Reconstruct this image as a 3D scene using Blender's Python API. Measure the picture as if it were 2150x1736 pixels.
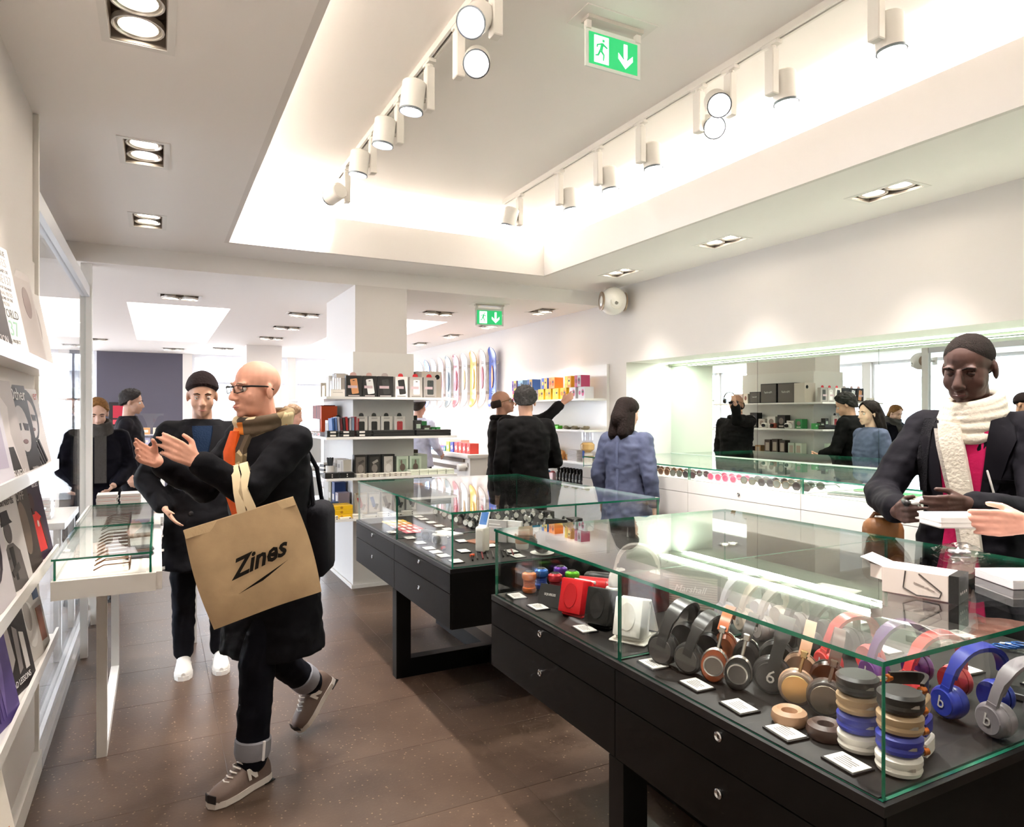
import bpy, bmesh, math, random
from mathutils import Vector, Matrix, noise
from mathutils.bvhtree import BVHTree
for o in list(bpy.data.objects): bpy.data.objects.remove(o)
SC = bpy.context.scene
COL = SC.collection
PI = math.pi

# ------------------------------------------------------------------ camera, world, exposure, big lights
cam = bpy.data.cameras.new('camera'); camo = bpy.data.objects.new('camera', cam); COL.objects.link(camo)
camo.location = (0, 0, 1.5); camo.rotation_euler = (PI/2, 0, -math.radians(27.355))
cam.sensor_fit = 'HORIZONTAL'; cam.sensor_width = 36; cam.lens = 24.11; cam.clip_start = 0.05; cam.clip_end = 200
SC.camera = camo
W = bpy.data.worlds.new('sky'); SC.world = W; W.use_nodes = True
bg = W.node_tree.nodes['Background']; bg.inputs[0].default_value = (0.93, 0.95, 1.0, 1); bg.inputs[1].default_value = 8.5
SC.view_settings.view_transform = 'Standard'; SC.view_settings.look = 'None'
SC.view_settings.gamma = 1.0; SC.view_settings.exposure = 1.45; SC.view_settings.use_curve_mapping = False
SC.cycles.max_bounces = 7; SC.cycles.diffuse_bounces = 4; SC.cycles.glossy_bounces = 4
SC.cycles.transparent_max_bounces = 16; SC.cycles.transmission_bounces = 4
SC.cycles.use_adaptive_sampling = True; SC.cycles.adaptive_threshold = 0.035; SC.cycles.adaptive_min_samples = 24
SC.cycles.sample_clamp_indirect = 60.0; SC.cycles.caustics_reflective = False; SC.cycles.caustics_refractive = False

def light(name, kind, loc, energy, color, rot=(0, 0, 0), parent=None, **k):
    l = bpy.data.lights.new(name, kind); l.energy = energy; l.color = color
    for a, b in k.items(): setattr(l, a, b)
    o = bpy.data.objects.new(name, l); COL.objects.link(o); o.location = loc; o.rotation_euler = rot
    if parent: o.parent = parent
    return o
WARM = (1.0, 0.91, 0.83); NEUT = (1.0, 0.95, 0.90); COOL = (0.94, 0.97, 1.0)
COVE_E = 27
# LED strips lying in the cove behind the tray lip, shining up and inwards
for nm, loc, sx, rz, ry in (('a', (0.36, 2.2, 2.93), 6.2, PI/2, 0), ('b', (3.225, 2.2, 2.93), 6.2, PI/2, 0),
                            ('c', (1.79, 5.505, 2.93), 2.9, 0, 0), ('d', (1.79, -1.105, 2.93), 2.9, 0, 0)):
    light('cove_strip', 'AREA', loc, COVE_E*sx/6.2, (1.0, 0.97, 0.92), (PI, 0, rz), shape='RECTANGLE', size=sx, size_y=0.06)
# LED strip recessed in the ceiling of the mirror niche
light('niche_strip', 'AREA', (4.50, 1.5, 1.985), 30, (0.86, 1.0, 0.86), (0, 0, PI/2), shape='RECTANGLE', size=7.7, size_y=0.05)

# ------------------------------------------------------------------ helpers
def lin(h):
    h = h.lstrip('#'); r = [int(h[i:i+2], 16)/255 for i in (0, 2, 4)]
    return tuple(x/12.92 if x <= .04045 else ((x+.055)/1.055)**2.4 for x in r)
_mats = {}
def pm(hexc, rough=.5, metal=0., var=0., scale=30., bump=0., coat=0., emit=0., alpha=None, trans=0., vscale=None, aniso=0.):
    key = (hexc, rough, metal, var, scale, bump, coat, emit, trans)
    if key in _mats: return _mats[key]
    m = bpy.data.materials.new('paint_' + hexc.strip('#')); m.use_nodes = True; nt = m.node_tree
    b = nt.nodes['Principled BSDF']; c = lin(hexc)
    b.inputs['Base Color'].default_value = (*c, 1); b.inputs['Roughness'].default_value = rough; b.inputs['Metallic'].default_value = metal
    if rough >= .8: b.inputs['Specular IOR Level'].default_value = .18
    b.inputs['Coat Weight'].default_value = coat; b.inputs['Transmission Weight'].default_value = trans
    if emit: b.inputs['Emission Color'].default_value = (*c, 1); b.inputs['Emission Strength'].default_value = emit
    if var or bump:
        tc = nt.nodes.new('ShaderNodeTexCoord'); n = nt.nodes.new('ShaderNodeTexNoise'); n.inputs['Scale'].default_value = scale; n.inputs['Detail'].default_value = 5
        nt.links.new(tc.outputs['Object'], n.inputs['Vector'])
        if var:
            r = nt.nodes.new('ShaderNodeMapRange'); r.inputs[1].default_value = .3; r.inputs[2].default_value = .7; r.inputs[3].default_value = 1-var; r.inputs[4].default_value = 1+var
            nt.links.new(n.outputs[0], r.inputs[0])
            mx = nt.nodes.new('ShaderNodeVectorMath'); mx.operation = 'SCALE'; mx.inputs[0].default_value = c
            nt.links.new(r.outputs[0], mx.inputs['Scale']); nt.links.new(mx.outputs[0], b.inputs['Base Color'])
        if bump:
            bp = nt.nodes.new('ShaderNodeBump'); bp.inputs['Strength'].default_value = bump; bp.inputs['Distance'].default_value = .01
            nt.links.new(n.outputs[0], bp.inputs['Height']); nt.links.new(bp.outputs[0], b.inputs['Normal'])
    _mats[key] = m
    return m
def emis(hexc, s):
    return pm(hexc, .5, emit=s)
def glass_mat(name, tint, base=.04, gain=1.0):
    # thin clear pane: what is not mirrored at its surface passes straight through
    m = bpy.data.materials.new(name); m.use_nodes = True; nt = m.node_tree; nt.nodes.clear()
    N, L = nt.nodes.new, nt.links.new
    g = N('ShaderNodeNewGeometry'); d = N('ShaderNodeVectorMath'); d.operation = 'DOT_PRODUCT'
    L(g.outputs['Incoming'], d.inputs[0]); L(g.outputs['Normal'], d.inputs[1])
    def mth(op, a, b=None):
        q = N('ShaderNodeMath'); q.operation = op
        for i, x in enumerate((a, b)):
            if x is None: continue
            if hasattr(x, 'is_output'): L(x, q.inputs[i])
            else: q.inputs[i].default_value = x
        return q.outputs[0]
    c = mth('ABSOLUTE', d.outputs['Value']); p = mth('POWER', mth('SUBTRACT', 1.0, c), 5.0)
    r = mth('MINIMUM', mth('MULTIPLY', mth('ADD', mth('MULTIPLY', p, 1-base), base), gain), 1.0)
    t = N('ShaderNodeBsdfTransparent'); t.inputs[0].default_value = (*tint, 1)
    s = N('ShaderNodeBsdfGlossy'); s.inputs['Roughness'].default_value = 0.0; s.inputs[0].default_value = (1, 1, 1, 1)
    mx = N('ShaderNodeMixShader'); L(r, mx.inputs[0]); L(t.outputs[0], mx.inputs[1]); L(s.outputs[0], mx.inputs[2])
    o = N('ShaderNodeOutputMaterial'); L(mx.outputs[0], o.inputs[0])
    return m

class MB:
    def __init__(s, M=None): s.v = []; s.f = []; s.m = []; s.M = M or Matrix.Identity(4); s.mi = 0
    def add(s, vs, fs):
        b = len(s.v); M = s.M
        s.v += [tuple(M @ Vector(p)) for p in vs]; s.f += [[i+b for i in f] for f in fs]; s.m += [s.mi]*len(fs); return s
    def at(s, x=0, y=0, z=0, rz=0, rx=0, ry=0):
        s.M = Matrix.Translation((x, y, z)) @ Matrix.Rotation(rz, 4, 'Z') @ Matrix.Rotation(ry, 4, 'Y') @ Matrix.Rotation(rx, 4, 'X'); return s
    def box(s, x0, x1, y0, y1, z0, z1):
        v = [(x0,y0,z0),(x1,y0,z0),(x1,y1,z0),(x0,y1,z0),(x0,y0,z1),(x1,y0,z1),(x1,y1,z1),(x0,y1,z1)]
        return s.add(v, [(0,3,2,1),(4,5,6,7),(0,1,5,4),(1,2,6,5),(2,3,7,6),(3,0,4,7)])
    def cb(s, cx, cy, cz, sx, sy, sz): return s.box(cx-sx/2, cx+sx/2, cy-sy/2, cy+sy/2, cz-sz/2, cz+sz/2)
    def rbox(s, cx, cy, cz, sx, sy, sz, r=.004, seg=1):
        bm = bmesh.new(); bmesh.ops.create_cube(bm, size=1)
        for v in bm.verts: v.co = (v.co.x*sx, v.co.y*sy, v.co.z*sz)
        bmesh.ops.bevel(bm, geom=bm.edges[:], offset=min(r, .45*min(sx, sy, sz)), segments=seg, affect='EDGES', profile=.5)
        bm.verts.index_update()
        s.add([(v.co.x+cx, v.co.y+cy, v.co.z+cz) for v in bm.verts], [[v.index for v in f.verts] for f in bm.faces]); bm.free(); return s
    def lathe(s, prof, n=20, axis='Z', c=(0, 0, 0), caps=True):
        vs = []; fs = []; k = len(prof)
        for r, h in prof:
            for i in range(n):
                a = 2*PI*i/n; p = (r*math.cos(a), r*math.sin(a), h)
                if axis == 'X': p = (p[2], p[0], p[1])
                elif axis == 'Y': p = (p[1], p[2], p[0])
                vs.append((p[0]+c[0], p[1]+c[1], p[2]+c[2]))
        for j in range(k-1):
            for i in range(n):
                fs.append((j*n+i, j*n+(i+1) % n, (j+1)*n+(i+1) % n, (j+1)*n+i))
        if caps: fs.append(tuple(range(n-1, -1, -1))); fs.append(tuple(range((k-1)*n, k*n)))
        return s.add(vs, fs)
    def cyl(s, p0, p1, r0, r1=None, n=14, caps=True):
        r1 = r0 if r1 is None else r1
        return s.tube([p0, p1], [r0, r1], n, caps)
    def tube(s, path, r, n=8, caps=True, closed=False, flat=None):
        P = [Vector(p) for p in path]; k = len(P); R = r if isinstance(r, (list, tuple)) else [r]*k
        vs = []; fs = []; up = None
        for i in range(k):
            a = P[(i-1) % k] if (closed or i) else P[0]; b = P[(i+1) % k] if (closed or i < k-1) else P[-1]
            t = (b-a).normalized() if (b-a).length > 1e-9 else Vector((0, 0, 1))
            if up is None:
                up = Vector((0, 0, 1)) if abs(t.z) < .9 else Vector((0, 1, 0))
            u = (up - t*up.dot(t)).normalized(); w = t.cross(u); up = u
            for j in range(n):
                q = 2*PI*j/n; e = flat or 1
                vs.append(P[i] + (u*math.cos(q)*e + w*math.sin(q))*R[i])
        m = k if closed else k-1
        for i in range(m):
            for j in range(n):
                i2 = (i+1) % k
                fs.append((i*n+j, i*n+(j+1) % n, i2*n+(j+1) % n, i2*n+j))
        if caps and not closed: fs.append(tuple(range(n-1, -1, -1))); fs.append(tuple(range((k-1)*n, k*n)))
        return s.add(vs, fs)
    def band(s, path, wdir, w, th):
        # flat band following a path: width along wdir, thickness across
        P = [Vector(p) for p in path]; wd = Vector(wdir).normalized(); vs = []; fs = []; k = len(P)
        for i in range(k):
            t = (P[min(i+1, k-1)]-P[max(i-1, 0)]).normalized(); nn = t.cross(wd).normalized()
            ww = w[i] if isinstance(w, (list, tuple)) else w
            for a, b in ((-1, -1), (1, -1), (1, 1), (-1, 1)): vs.append(P[i]+wd*(a*ww/2)+nn*(b*th/2))
        for i in range(k-1):
            for j in range(4): fs.append((i*4+j, i*4+(j+1) % 4, (i+1)*4+(j+1) % 4, (i+1)*4+j))
        fs += [(3, 2, 1, 0), tuple(range((k-1)*4, k*4))]
        return s.add(vs, fs)
    def prism(s, poly, h0, h1, axis='Z'):
        n = len(poly)
        def P(a, b, h): return {'Z': (a, b, h), 'Y': (a, h, b), 'X': (h, a, b)}[axis]
        vs = [P(a, b, h0) for a, b in poly]+[P(a, b, h1) for a, b in poly]
        fs = [tuple(range(n-1, -1, -1)), tuple(range(n, 2*n))]+[(i, (i+1) % n, n+(i+1) % n, n+i) for i in range(n)]
        return s.add(vs, fs)
    def ell(s, c, r, n=14, k=9, R=None):
        if not isinstance(r, (list, tuple)): r = (r, r, r)
        vs = [(0, 0, -1)]; fs = []
        for j in range(1, k):
            t = -PI/2+PI*j/k
            for i in range(n):
                a = 2*PI*i/n; vs.append((math.cos(t)*math.cos(a), math.cos(t)*math.sin(a), math.sin(t)))
        vs.append((0, 0, 1)); q = len(vs)-1
        for i in range(n): fs.append((0, 1+(i+1) % n, 1+i)); fs.append((q, 1+(k-2)*n+i, 1+(k-2)*n+(i+1) % n))
        for j in range(k-2):
            for i in range(n): fs.append((1+j*n+i, 1+j*n+(i+1) % n, 1+(j+1)*n+(i+1) % n, 1+(j+1)*n+i))
        vs = [Vector((x*r[0], y*r[1], z*r[2])) for x, y, z in vs]
        if R is not None: vs = [R @ p for p in vs]
        return s.add([p+Vector(c) for p in vs], fs)
    def cap(s, p0, p1, r0, r1, n=12):
        p0 = Vector(p0); p1 = Vector(p1); d = (p1-p0); L = d.length; d = d.normalized() if L > 1e-6 else Vector((0, 0, 1))
        path = []; rr = []
        for i in range(5): a = PI/2*i/4.; path.append(p0-d*r0*math.cos(a)); rr.append(max(r0*math.sin(a), .0008))
        for i in range(5): a = PI/2*i/4.; path.append(p1+d*r1*math.sin(a)); rr.append(max(r1*math.cos(a), .0008))
        return s.tube(path, rr, n)
    def loft(s, rings):
        # rings: (center, rx, ry) horizontal ellipses
        n = 20; vs = []; fs = []
        for c, rx, ry in rings:
            for i in range(n):
                a = 2*PI*i/n; ca, sa = math.cos(a), math.sin(a)
                e = .8; vs.append((c[0]+rx*math.copysign(abs(ca)**e, ca), c[1]+ry*math.copysign(abs(sa)**e, sa), c[2]))
        k = len(rings)
        for j in range(k-1):
            for i in range(n): fs.append((j*n+i, j*n+(i+1) % n, (j+1)*n+(i+1) % n, (j+1)*n+i))
        fs.append(tuple(range(n-1, -1, -1))); fs.append(tuple(range((k-1)*n, k*n)))
        return s.add(vs, fs)
    def mesh(s, name, mats, smooth=False, ang=35):
        me = bpy.data.meshes.new(name); me.from_pydata([tuple(p) for p in s.v], [], s.f); me.update()
        for m in (mats if isinstance(mats, (list, tuple)) else [mats]): me.materials.append(m)
        me.polygons.foreach_set('material_index', s.m)
        if smooth:
            me.polygons.foreach_set('use_smooth', [True]*len(me.polygons)); me.set_sharp_from_angle(angle=math.radians(ang))
        return me
    def build(s, name, mats, parent=None, smooth=False, ang=35):
        return link(name, s.mesh(name, mats, smooth, ang), parent)
def link(name, data, parent=None):
    o = bpy.data.objects.new(name, data); COL.objects.link(o)
    if parent is not None: o.parent = parent
    return o
def tag(o, label=None, cat=None, group=None, kind=None):
    if label: o['label'] = label
    if cat: o['category'] = cat
    if group: o['group'] = group
    if kind: o['kind'] = kind
    return o
def thing(name, label, cat, loc=(0, 0, 0), rz=0, group=None, rx=0, ry=0):
    o = bpy.data.objects.new(name, None); o.empty_display_size = .05; COL.objects.link(o)
    o.location = loc; o.rotation_euler = (rx, ry, rz); return tag(o, label, cat, group)
def single(name, mb, mat, label, cat, loc=(0, 0, 0), rz=0, group=None, smooth=False):
    o = mb.build(name, mat, None, smooth); o.location = loc; o.rotation_euler = (0, 0, rz); return tag(o, label, cat, group)
def struct(name, mb, mat, label=None, parent=None):
    o = mb.build(name, mat, parent)
    if parent is None: tag(o, label, None, None, 'structure')
    return o
def copy_tree(o, parent=None):
    c = o.copy(); COL.objects.link(c)
    if parent is not None: c.parent = parent
    for ch in o.children: copy_tree(ch, c)
    return c
def dup(o, loc, rz=None, label=None, group=None, rx=None):
    c = copy_tree(o); c.location = loc
    if rz is not None: c.rotation_euler.z = rz
    if rx is not None: c.rotation_euler.x = rx
    return tag(c, label, None, group)
_tc = {}
def text(parent, s, size, loc, rot, mat, name='lettering', ax='CENTER', sx=1.0, shear=0., ext=.0004, bold=0.):
    k = (s, size, ax, shear, ext, bold)
    if k not in _tc:
        cu = bpy.data.curves.new('t', 'FONT'); cu.body = s; cu.size = size; cu.align_x = ax; cu.align_y = 'CENTER'; cu.shear = shear
        cu.extrude = ext; cu.offset = bold; cu.resolution_u = 2
        t = bpy.data.objects.new('t', cu); _tc[k] = bpy.data.meshes.new_from_object(t); bpy.data.objects.remove(t)
    me = _tc[k].copy(); me.materials.clear(); me.materials.append(mat)
    o = link(name, me, parent); o.location = loc; o.rotation_euler = rot; o.scale = (sx, 1, 1); return o

GLASS = glass_mat('clear_glass', (.985, .995, .99)); GEDGE = pm('#1f7a5e', .08, coat=.6); GTOP = glass_mat('counter_glass', (.97, .985, .975), .045, 1.0)
MIRROR = pm('#e2ece4', .0, 1.0)
WHITE = pm('#ece8e2', .55); WALLM = pm("#e6e0da", .75); WGLOSS = pm('#f0ede8', .25, coat=.2); CEILM = pm("#f6f1ec", .75)
BLACK = pm('#080707', .45); BLK2 = pm('#161414', .35); STEEL = pm('#c8c8c8', .2, 1.0); CHROME = pm('#e0e0e0', .08, 1.0)
CARDW = pm('#dcd8d2', .6); GREYT = pm('#8a8480', .7)
BLAM = pm('#070504', .45, var=.25, scale=60.)
for m_, v_ in ((BLAM, .22), (BLACK, .25)): m_.node_tree.nodes['Principled BSDF'].inputs['Specular IOR Level'].default_value = v_
ORD = ['first', 'second', 'third', 'fourth', 'fifth', 'sixth', 'seventh', 'eighth', 'ninth', 'tenth', 'eleventh', 'twelfth']
def pane(parent, name, x0, x1, y0, y1, z0, z1, mats=None):
    # slab of glass: the two big faces clear, the narrow edges green
    d = (x1-x0, y1-y0, z1-z0); ax = d.index(min(d)); b = MB().box(x0, x1, y0, y1, z0, z1)
    big = {0: (3, 5), 1: (2, 4), 2: (0, 1)}[ax]; b.m = [0 if i in big else 1 for i in range(6)]
    return b.build(name, mats or [GLASS, GEDGE], parent)
# ------------------------------------------------------------------ the setting
def slab(mb, x0, x1, y0, y1, z0, z1, holes):
    xs = sorted({x0, x1, *[h[0] for h in holes], *[h[1] for h in holes]}); ys = sorted({y0, y1, *[h[2] for h in holes], *[h[3] for h in holes]})
    xs = [x for x in xs if x0 <= x <= x1]; ys = [y for y in ys if y0 <= y <= y1]
    for j in range(len(ys)-1):
        run = None
        for i in range(len(xs)):
            solid = False
            if i < len(xs)-1:
                cx, cy = (xs[i]+xs[i+1])/2, (ys[j]+ys[j+1])/2
                solid = not any(h[0] < cx < h[1] and h[2] < cy < h[3] for h in holes)
            if solid and run is None: run = xs[i]
            if not solid and run is not None: mb.box(run, xs[i], ys[j], ys[j+1], z0, z1); run = None
# floor: dark stone tiles on a grout bed
def floor_mat():
    m = bpy.data.materials.new('brown_stone'); m.use_nodes = True; nt = m.node_tree; N, L = nt.nodes.new, nt.links.new; b = nt.nodes['Principled BSDF']
    tc = N('ShaderNodeNewGeometry'); oi = N('ShaderNodeObjectInfo')
    n1 = N('ShaderNodeTexNoise'); n1.inputs['Scale'].default_value = 2.2; n1.inputs['Detail'].default_value = 6; n1.inputs['Roughness'].default_value = .65
    n2 = N('ShaderNodeTexNoise'); n2.inputs['Scale'].default_value = 70; n2.inputs['Detail'].default_value = 3
    vo = N('ShaderNodeTexVoronoi'); vo.inputs['Scale'].default_value = 38
    for x in (n1, n2, vo): L(tc.outputs['Position'], x.inputs['Vector'])
    r1 = N('ShaderNodeValToRGB'); r1.color_ramp.elements[0].position = .3; r1.color_ramp.elements[1].position = .72
    r1.color_ramp.elements[0].color = (*lin('#402f25'), 1); r1.color_ramp.elements[1].color = (*lin('#5c493b'), 1); L(n1.outputs[0], r1.inputs[0])
    r2 = N('ShaderNodeValToRGB'); r2.color_ramp.elements[0].position = .62; r2.color_ramp.elements[1].position = .72; L(n2.outputs[0], r2.inputs[0])
    r3 = N('ShaderNodeValToRGB'); r3.color_ramp.elements[0].position = .10; r3.color_ramp.elements[1].position = .16
    r3.color_ramp.elements[0].color = (1, 1, 1, 1); r3.color_ramp.elements[1].color = (0, 0, 0, 1); L(vo.outputs['Distance'], r3.inputs[0])
    mx = N('ShaderNodeMix'); mx.data_type = 'RGBA'; mx.inputs[7].default_value = (*lin('#6e5c4d'), 1); L(r1.outputs[0], mx.inputs[6])
    ml = N('ShaderNodeMath'); ml.operation = 'MULTIPLY'; ml.inputs[1].default_value = .35; L(r2.outputs[0], ml.inputs[0]); L(ml.outputs[0], mx.inputs[0])
    m2 = N('ShaderNodeMix'); m2.data_type = 'RGBA'; m2.inputs[7].default_value = (*lin('#a08a72'), 1); L(mx.outputs[2], m2.inputs[6])
    ml2 = N('ShaderNodeMath'); ml2.operation = 'MULTIPLY'; ml2.inputs[1].default_value = .7; L(r3.outputs[0], ml2.inputs[0]); L(ml2.outputs[0], m2.inputs[0])
    hv = N('ShaderNodeHueSaturation'); mr = N('ShaderNodeMapRange'); mr.inputs[3].default_value = .88; mr.inputs[4].default_value = 1.1
    L(oi.outputs['Random'], mr.inputs[0]); L(mr.outputs[0], hv.inputs['Value']); L(m2.outputs[2], hv.inputs['Color']); L(hv.outputs[0], b.inputs['Base Color'])
    rr = N('ShaderNodeMapRange'); rr.inputs[3].default_value = .28; rr.inputs[4].default_value = .5; L(n1.outputs[0], rr.inputs[0]); L(rr.outputs[0], b.inputs['Roughness'])
    bp = N('ShaderNodeBump'); bp.inputs['Strength'].default_value = .12; bp.inputs['Distance'].default_value = .004; L(n2.outputs[0], bp.inputs['Height']); L(bp.outputs[0], b.inputs['Normal'])
    return m
FLOORM = floor_mat()
floor = struct('floor', MB().box(-4.6, 4.8, -2.6, 14.5, -.12, -.002), pm('#5d5046', .8), 'dark brown speckled stone floor')
TX, TY = 1.06, .53
tile_me = MB().rbox(0, 0, -.01, TX-.002, TY-.002, .02, .0006).mesh('tile', FLOORM)
for i in range(-5, 5):
    for j in range(-5, 25 if -2 < i < 4 else 8):
        x = .26+TX*(i+.5); y = 3.48+TY*(j-5+.5)-.0
        if x+TX/2 > 4.9 or y < -2.6: continue
        if i < -2 and j > 7: continue
        t = link('tile', tile_me, floor); t.location = (x, y, 0)

HOLES_F = []; DL_F = []
for x, ys in ((-.055, (1.22, 2.48, 3.74, 5.05)), (3.66, (1.2, 2.47, 3.74, 4.98))):
    for y in ys: DL_F.append((x, y, 2.75, 0)); HOLES_F.append((x-.085, x+.085, y-.165, y+.165))
DL_B = [(.19, 7.2, 2.61, 1), (1.455, 7.85, 2.61, 1), (1.48, 9.15, 2.61, 1), (1.48, 10.5, 2.61, 1), (1.0, 12.6, 2.61, 1), (.25, 13.05, 2.61, 1),
        (2.74, 7.05, 2.61, 1), (3.68, 6.42, 2.61, 0), (3.71, 7.8, 2.61, 0), (3.71, 9.05, 2.61, 0), (3.69, 10.3, 2.61, 0), (-.82, 11.9, 2.61, 1), (-.9, 9.6, 2.61, 1), (-1.6, 8.0, 2.61, 1)]
HOLES_B = [((x-.165, x+.165, y-.085, y+.085) if r else (x-.085, x+.085, y-.165, y+.165)) for x, y, z, r in DL_B]
TR = (.465, 3.12, -1.0, 5.4)
PANELS = [(-.27, .69, 7.83, 11.75), (2.2, 3.13, 7.75, 11.7)]
c = MB(); slab(c, -4.6, 4.08, -2.6, 5.88, 2.75, 2.87, HOLES_F+[(TR[0]-.03, TR[1]+.03, TR[2]-.03, TR[3]+.03)]); struct('ceiling', c, CEILM, 'white plaster ceiling of the front sales room')
c = MB(); slab(c, -4.6, 4.08, 5.88, 14.5, 2.61, 2.75, HOLES_B+PANELS); c.box(-4.6, 4.08, 5.88, 14.5, 2.94, 3.0); c.box(-4.6, 4.08, 5.88, 5.93, 2.75, 3.0)
struct('ceiling_back', c, CEILM, 'lower white ceiling of the back sales room')
# lip round the tray and the raised ceiling above it
c = MB(); x0, x1, y0, y1 = TR; t = .03; e = .34
c.box(x0-t, x0, y0-t, y1+t, 2.75, 3.03); c.box(x1, x1+t, y0-t, y1+t, 2.75, 3.03); c.box(x0, x1, y1, y1+t, 2.75, 3.03); c.box(x0, x1, y0-t, y0, 2.75, 3.03)
struct('trim_1', c, WALLM, 'white upstand lip around the lit ceiling tray')
c = MB(); c.box(x0-e, x1+e, y0-e, y1+e, 3.25, 3.30); c.box(x0-e-.05, x0-e, y0-e, y1+e, 2.87, 3.3); c.box(x1+e, x1+e+.05, y0-e, y1+e, 2.87, 3.3)
c.box(x0-e, x1+e, y1+e, y1+e+.05, 2.87, 3.3); c.box(x0-e, x1+e, y0-e-.05, y0-e, 2.87, 3.3)
struct('ceiling_tray', c, CEILM, 'raised white tray ceiling lit from behind its lip')
# right wall with the mirror niche
c = MB(); c.box(4.08, 4.8, 5.45, 14.5, 0, 3.0); c.box(4.08, 4.8, -2.6, 5.45, 2.0, 3.0); c.box(4.66, 4.8, -2.6, 5.45, 0, 2.0)
struct('wall_right', c, WALLM, 'white side wall with the mirrored niche')
struct('wall_niche', MB().box(4.05, 4.66, -2.6, 5.45, 0, .70), WALLM, 'white plinth wall below the mirror niche')
# left partition that carries the magazines, then glass
struct('wall_left', MB().box(-.62, -.46, -2.6, 3.45, 0, 2.75), WALLM, 'white partition wall carrying the magazine rack')
struct('baseboard_left', MB().box(-.46, -.43, -2.6, 3.47, 0, .09), WHITE, 'white skirting below the magazine rack')
struct('wall_front', MB().box(-4.6, 4.8, -2.75, -2.6, 0, 3.3), WALLM, 'white wall behind the sales counter')
wp = thing('window_1', 'tall white framed glass partition beside the white display table', None, (0, 0, 0)); wp['kind'] = 'structure'
c = MB(); c.box(-.50, -.43, 5.93, 6.02, 0, 2.72); c.build('post', WHITE, wp)
c = MB(); c.box(-.498, -.442, 3.48, 5.93, 2.36, 2.44); c.build('top_rail', pm('#dfe0e6', .35), wp)
c = MB(); c.box(-.51, -.43, 3.482, 5.93, 0, .05); c.box(-.49, -.45, 3.482, 5.93, .05, .09); c.build('bottom_rail', pm('#d5d2d2', .35), wp)
c = MB(); c.box(-.50, -.44, 3.452, 3.48, 0, 2.748); c.build('post', WHITE, wp)
pane(wp, 'pane', -.476, -.468, 3.48, 5.93, .09, 2.36)
c = MB(); c.box(-.80, -.62, 3.45, 5.88, 2.58, 2.75); struct('beam_left', c, WALLM, 'white boxed beam over the glass partition')
# back wall: grey panel, white posts, tall windows
struct('wall_back', MB().box(-.95, .42, 14.15, 14.3, 0, 2.61), pm('#585460', .75), 'dark grey wall panel between the shop windows')
GREYW = pm('#5a5660', .7)
def window(n, x0, x1, y, label, axis='Y', bars=(1.0, 2.1), verts=()):
    w = thing('window_%d' % n, label, None); w['kind'] = 'structure'
    def bx(a0, a1, z0, z1, d=.06):
        return (a0, a1, y-d/2, y+d/2, z0, z1) if axis == 'Y' else (y-d/2, y+d/2, a0, a1, z0, z1)
    m = MB(); f = .05
    for a in ((x0, x0+f, 0, 2.61), (x1-f, x1, 0, 2.61), (x0+f, x1-f, 0, .12), (x0+f, x1-f, 2.55, 2.61)): m.box(*bx(*a))
    m.build('window_frame', pm('#e9eaf0', .4), w)
    for b in bars: MB().box(*bx(x0+f, x1-f, b-.018, b+.018, .05)).build('mullion', pm('#c9ccd6', .4), w)
    for v in verts: MB().box(*bx(v-.02, v+.02, .12, 2.55, .05)).build('mullion', pm('#4c5560', .4), w)
    pane(w, 'pane', *(bx(x0+f, x1-f, .12, 2.55, .008)), mats=[GLASS, GEDGE])
window(2, .58, 2.3, 14.22, 'tall shop window behind the bald man and the beanie', bars=(2.08, .95))
window(3, 2.45, 4.08, 14.22, 'tall shop window behind the shelved pillar', bars=(2.08,))
window(4, -2.4, -.95, 14.22, 'narrow shop window beside the dark grey wall', bars=(1.75,), verts=(-1.15, -1.3))
window(5, -4.5, -2.5, 14.22, 'far shop window seen through the glass partition', bars=(1.75, 1.2))
window(6, 6.3, 9.6, -4.5, 'street window of the back room seen in the mirror', 'X', bars=(1.0,))
window(7, 9.8, 14.1, -4.5, 'street window at the corner of the back room', 'X', bars=(1.0,))
window(8, 3.0, 6.1, -4.5, 'street window beyond the glass partition', 'X', bars=(1.0,))
c = MB(); c.box(.42, .58, 14.12, 14.3, 0, 2.61); c.box(2.3, 2.45, 14.12, 14.3, 0, 2.61); struct('wall_back_post', c, WALLM, 'white posts between the back windows')
c = MB(); c.box(-4.6, -4.4, -2.6, 3.0, 0, 2.75); c.box(-4.6, -4.4, 6.1, 6.3, 0, 2.75); c.box(-4.6, -4.4, 9.6, 9.8, 0, 2.61); c.box(-4.6, -4.4, 14.1, 14.3, 0, 2.61)
struct('wall_street', c, WALLM, 'white piers between the street windows')
struct('pillar_back', MB().box(1.28, 1.83, 11.8, 12.35, 0, 2.61), WALLM, 'square white pillar far back near the windows')
# street outside
struct('street', MB().box(-40, 40, -30, 60, -.3, -.15), pm('#9a9a9c', .9), 'pale grey street outside the windows')
def building(label, loc, w, h, rz, col):
    b = thing('building', label, 'building', loc, rz)
    MB().box(-w/2, w/2, 0, 6, -.15, h).build('facade', pm(col, .8), b)
    for r in range(int(h//3.2)):
        for k in range(int(w//2.6)):
            wx = -w/2+1.4+k*2.6; o = MB().box(wx-.6, wx+.6, -.06, 0, .8+r*3.2, 2.6+r*3.2).build('window', pm('#8fa0b4', .2), b)
    MB().box(-w/2, w/2, -.5, 0, 2.85, 3.05).build('awning', pm('#b8bcc6', .6), b)
    return b
building('pale stone building across the street behind the shop', (0, 26, 0), 26, 7, 0, '#d9d9dc')
building('grey stone building across the side street', (-16, 9, 0), 24, 7, PI/2, '#c3c8d2')

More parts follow.
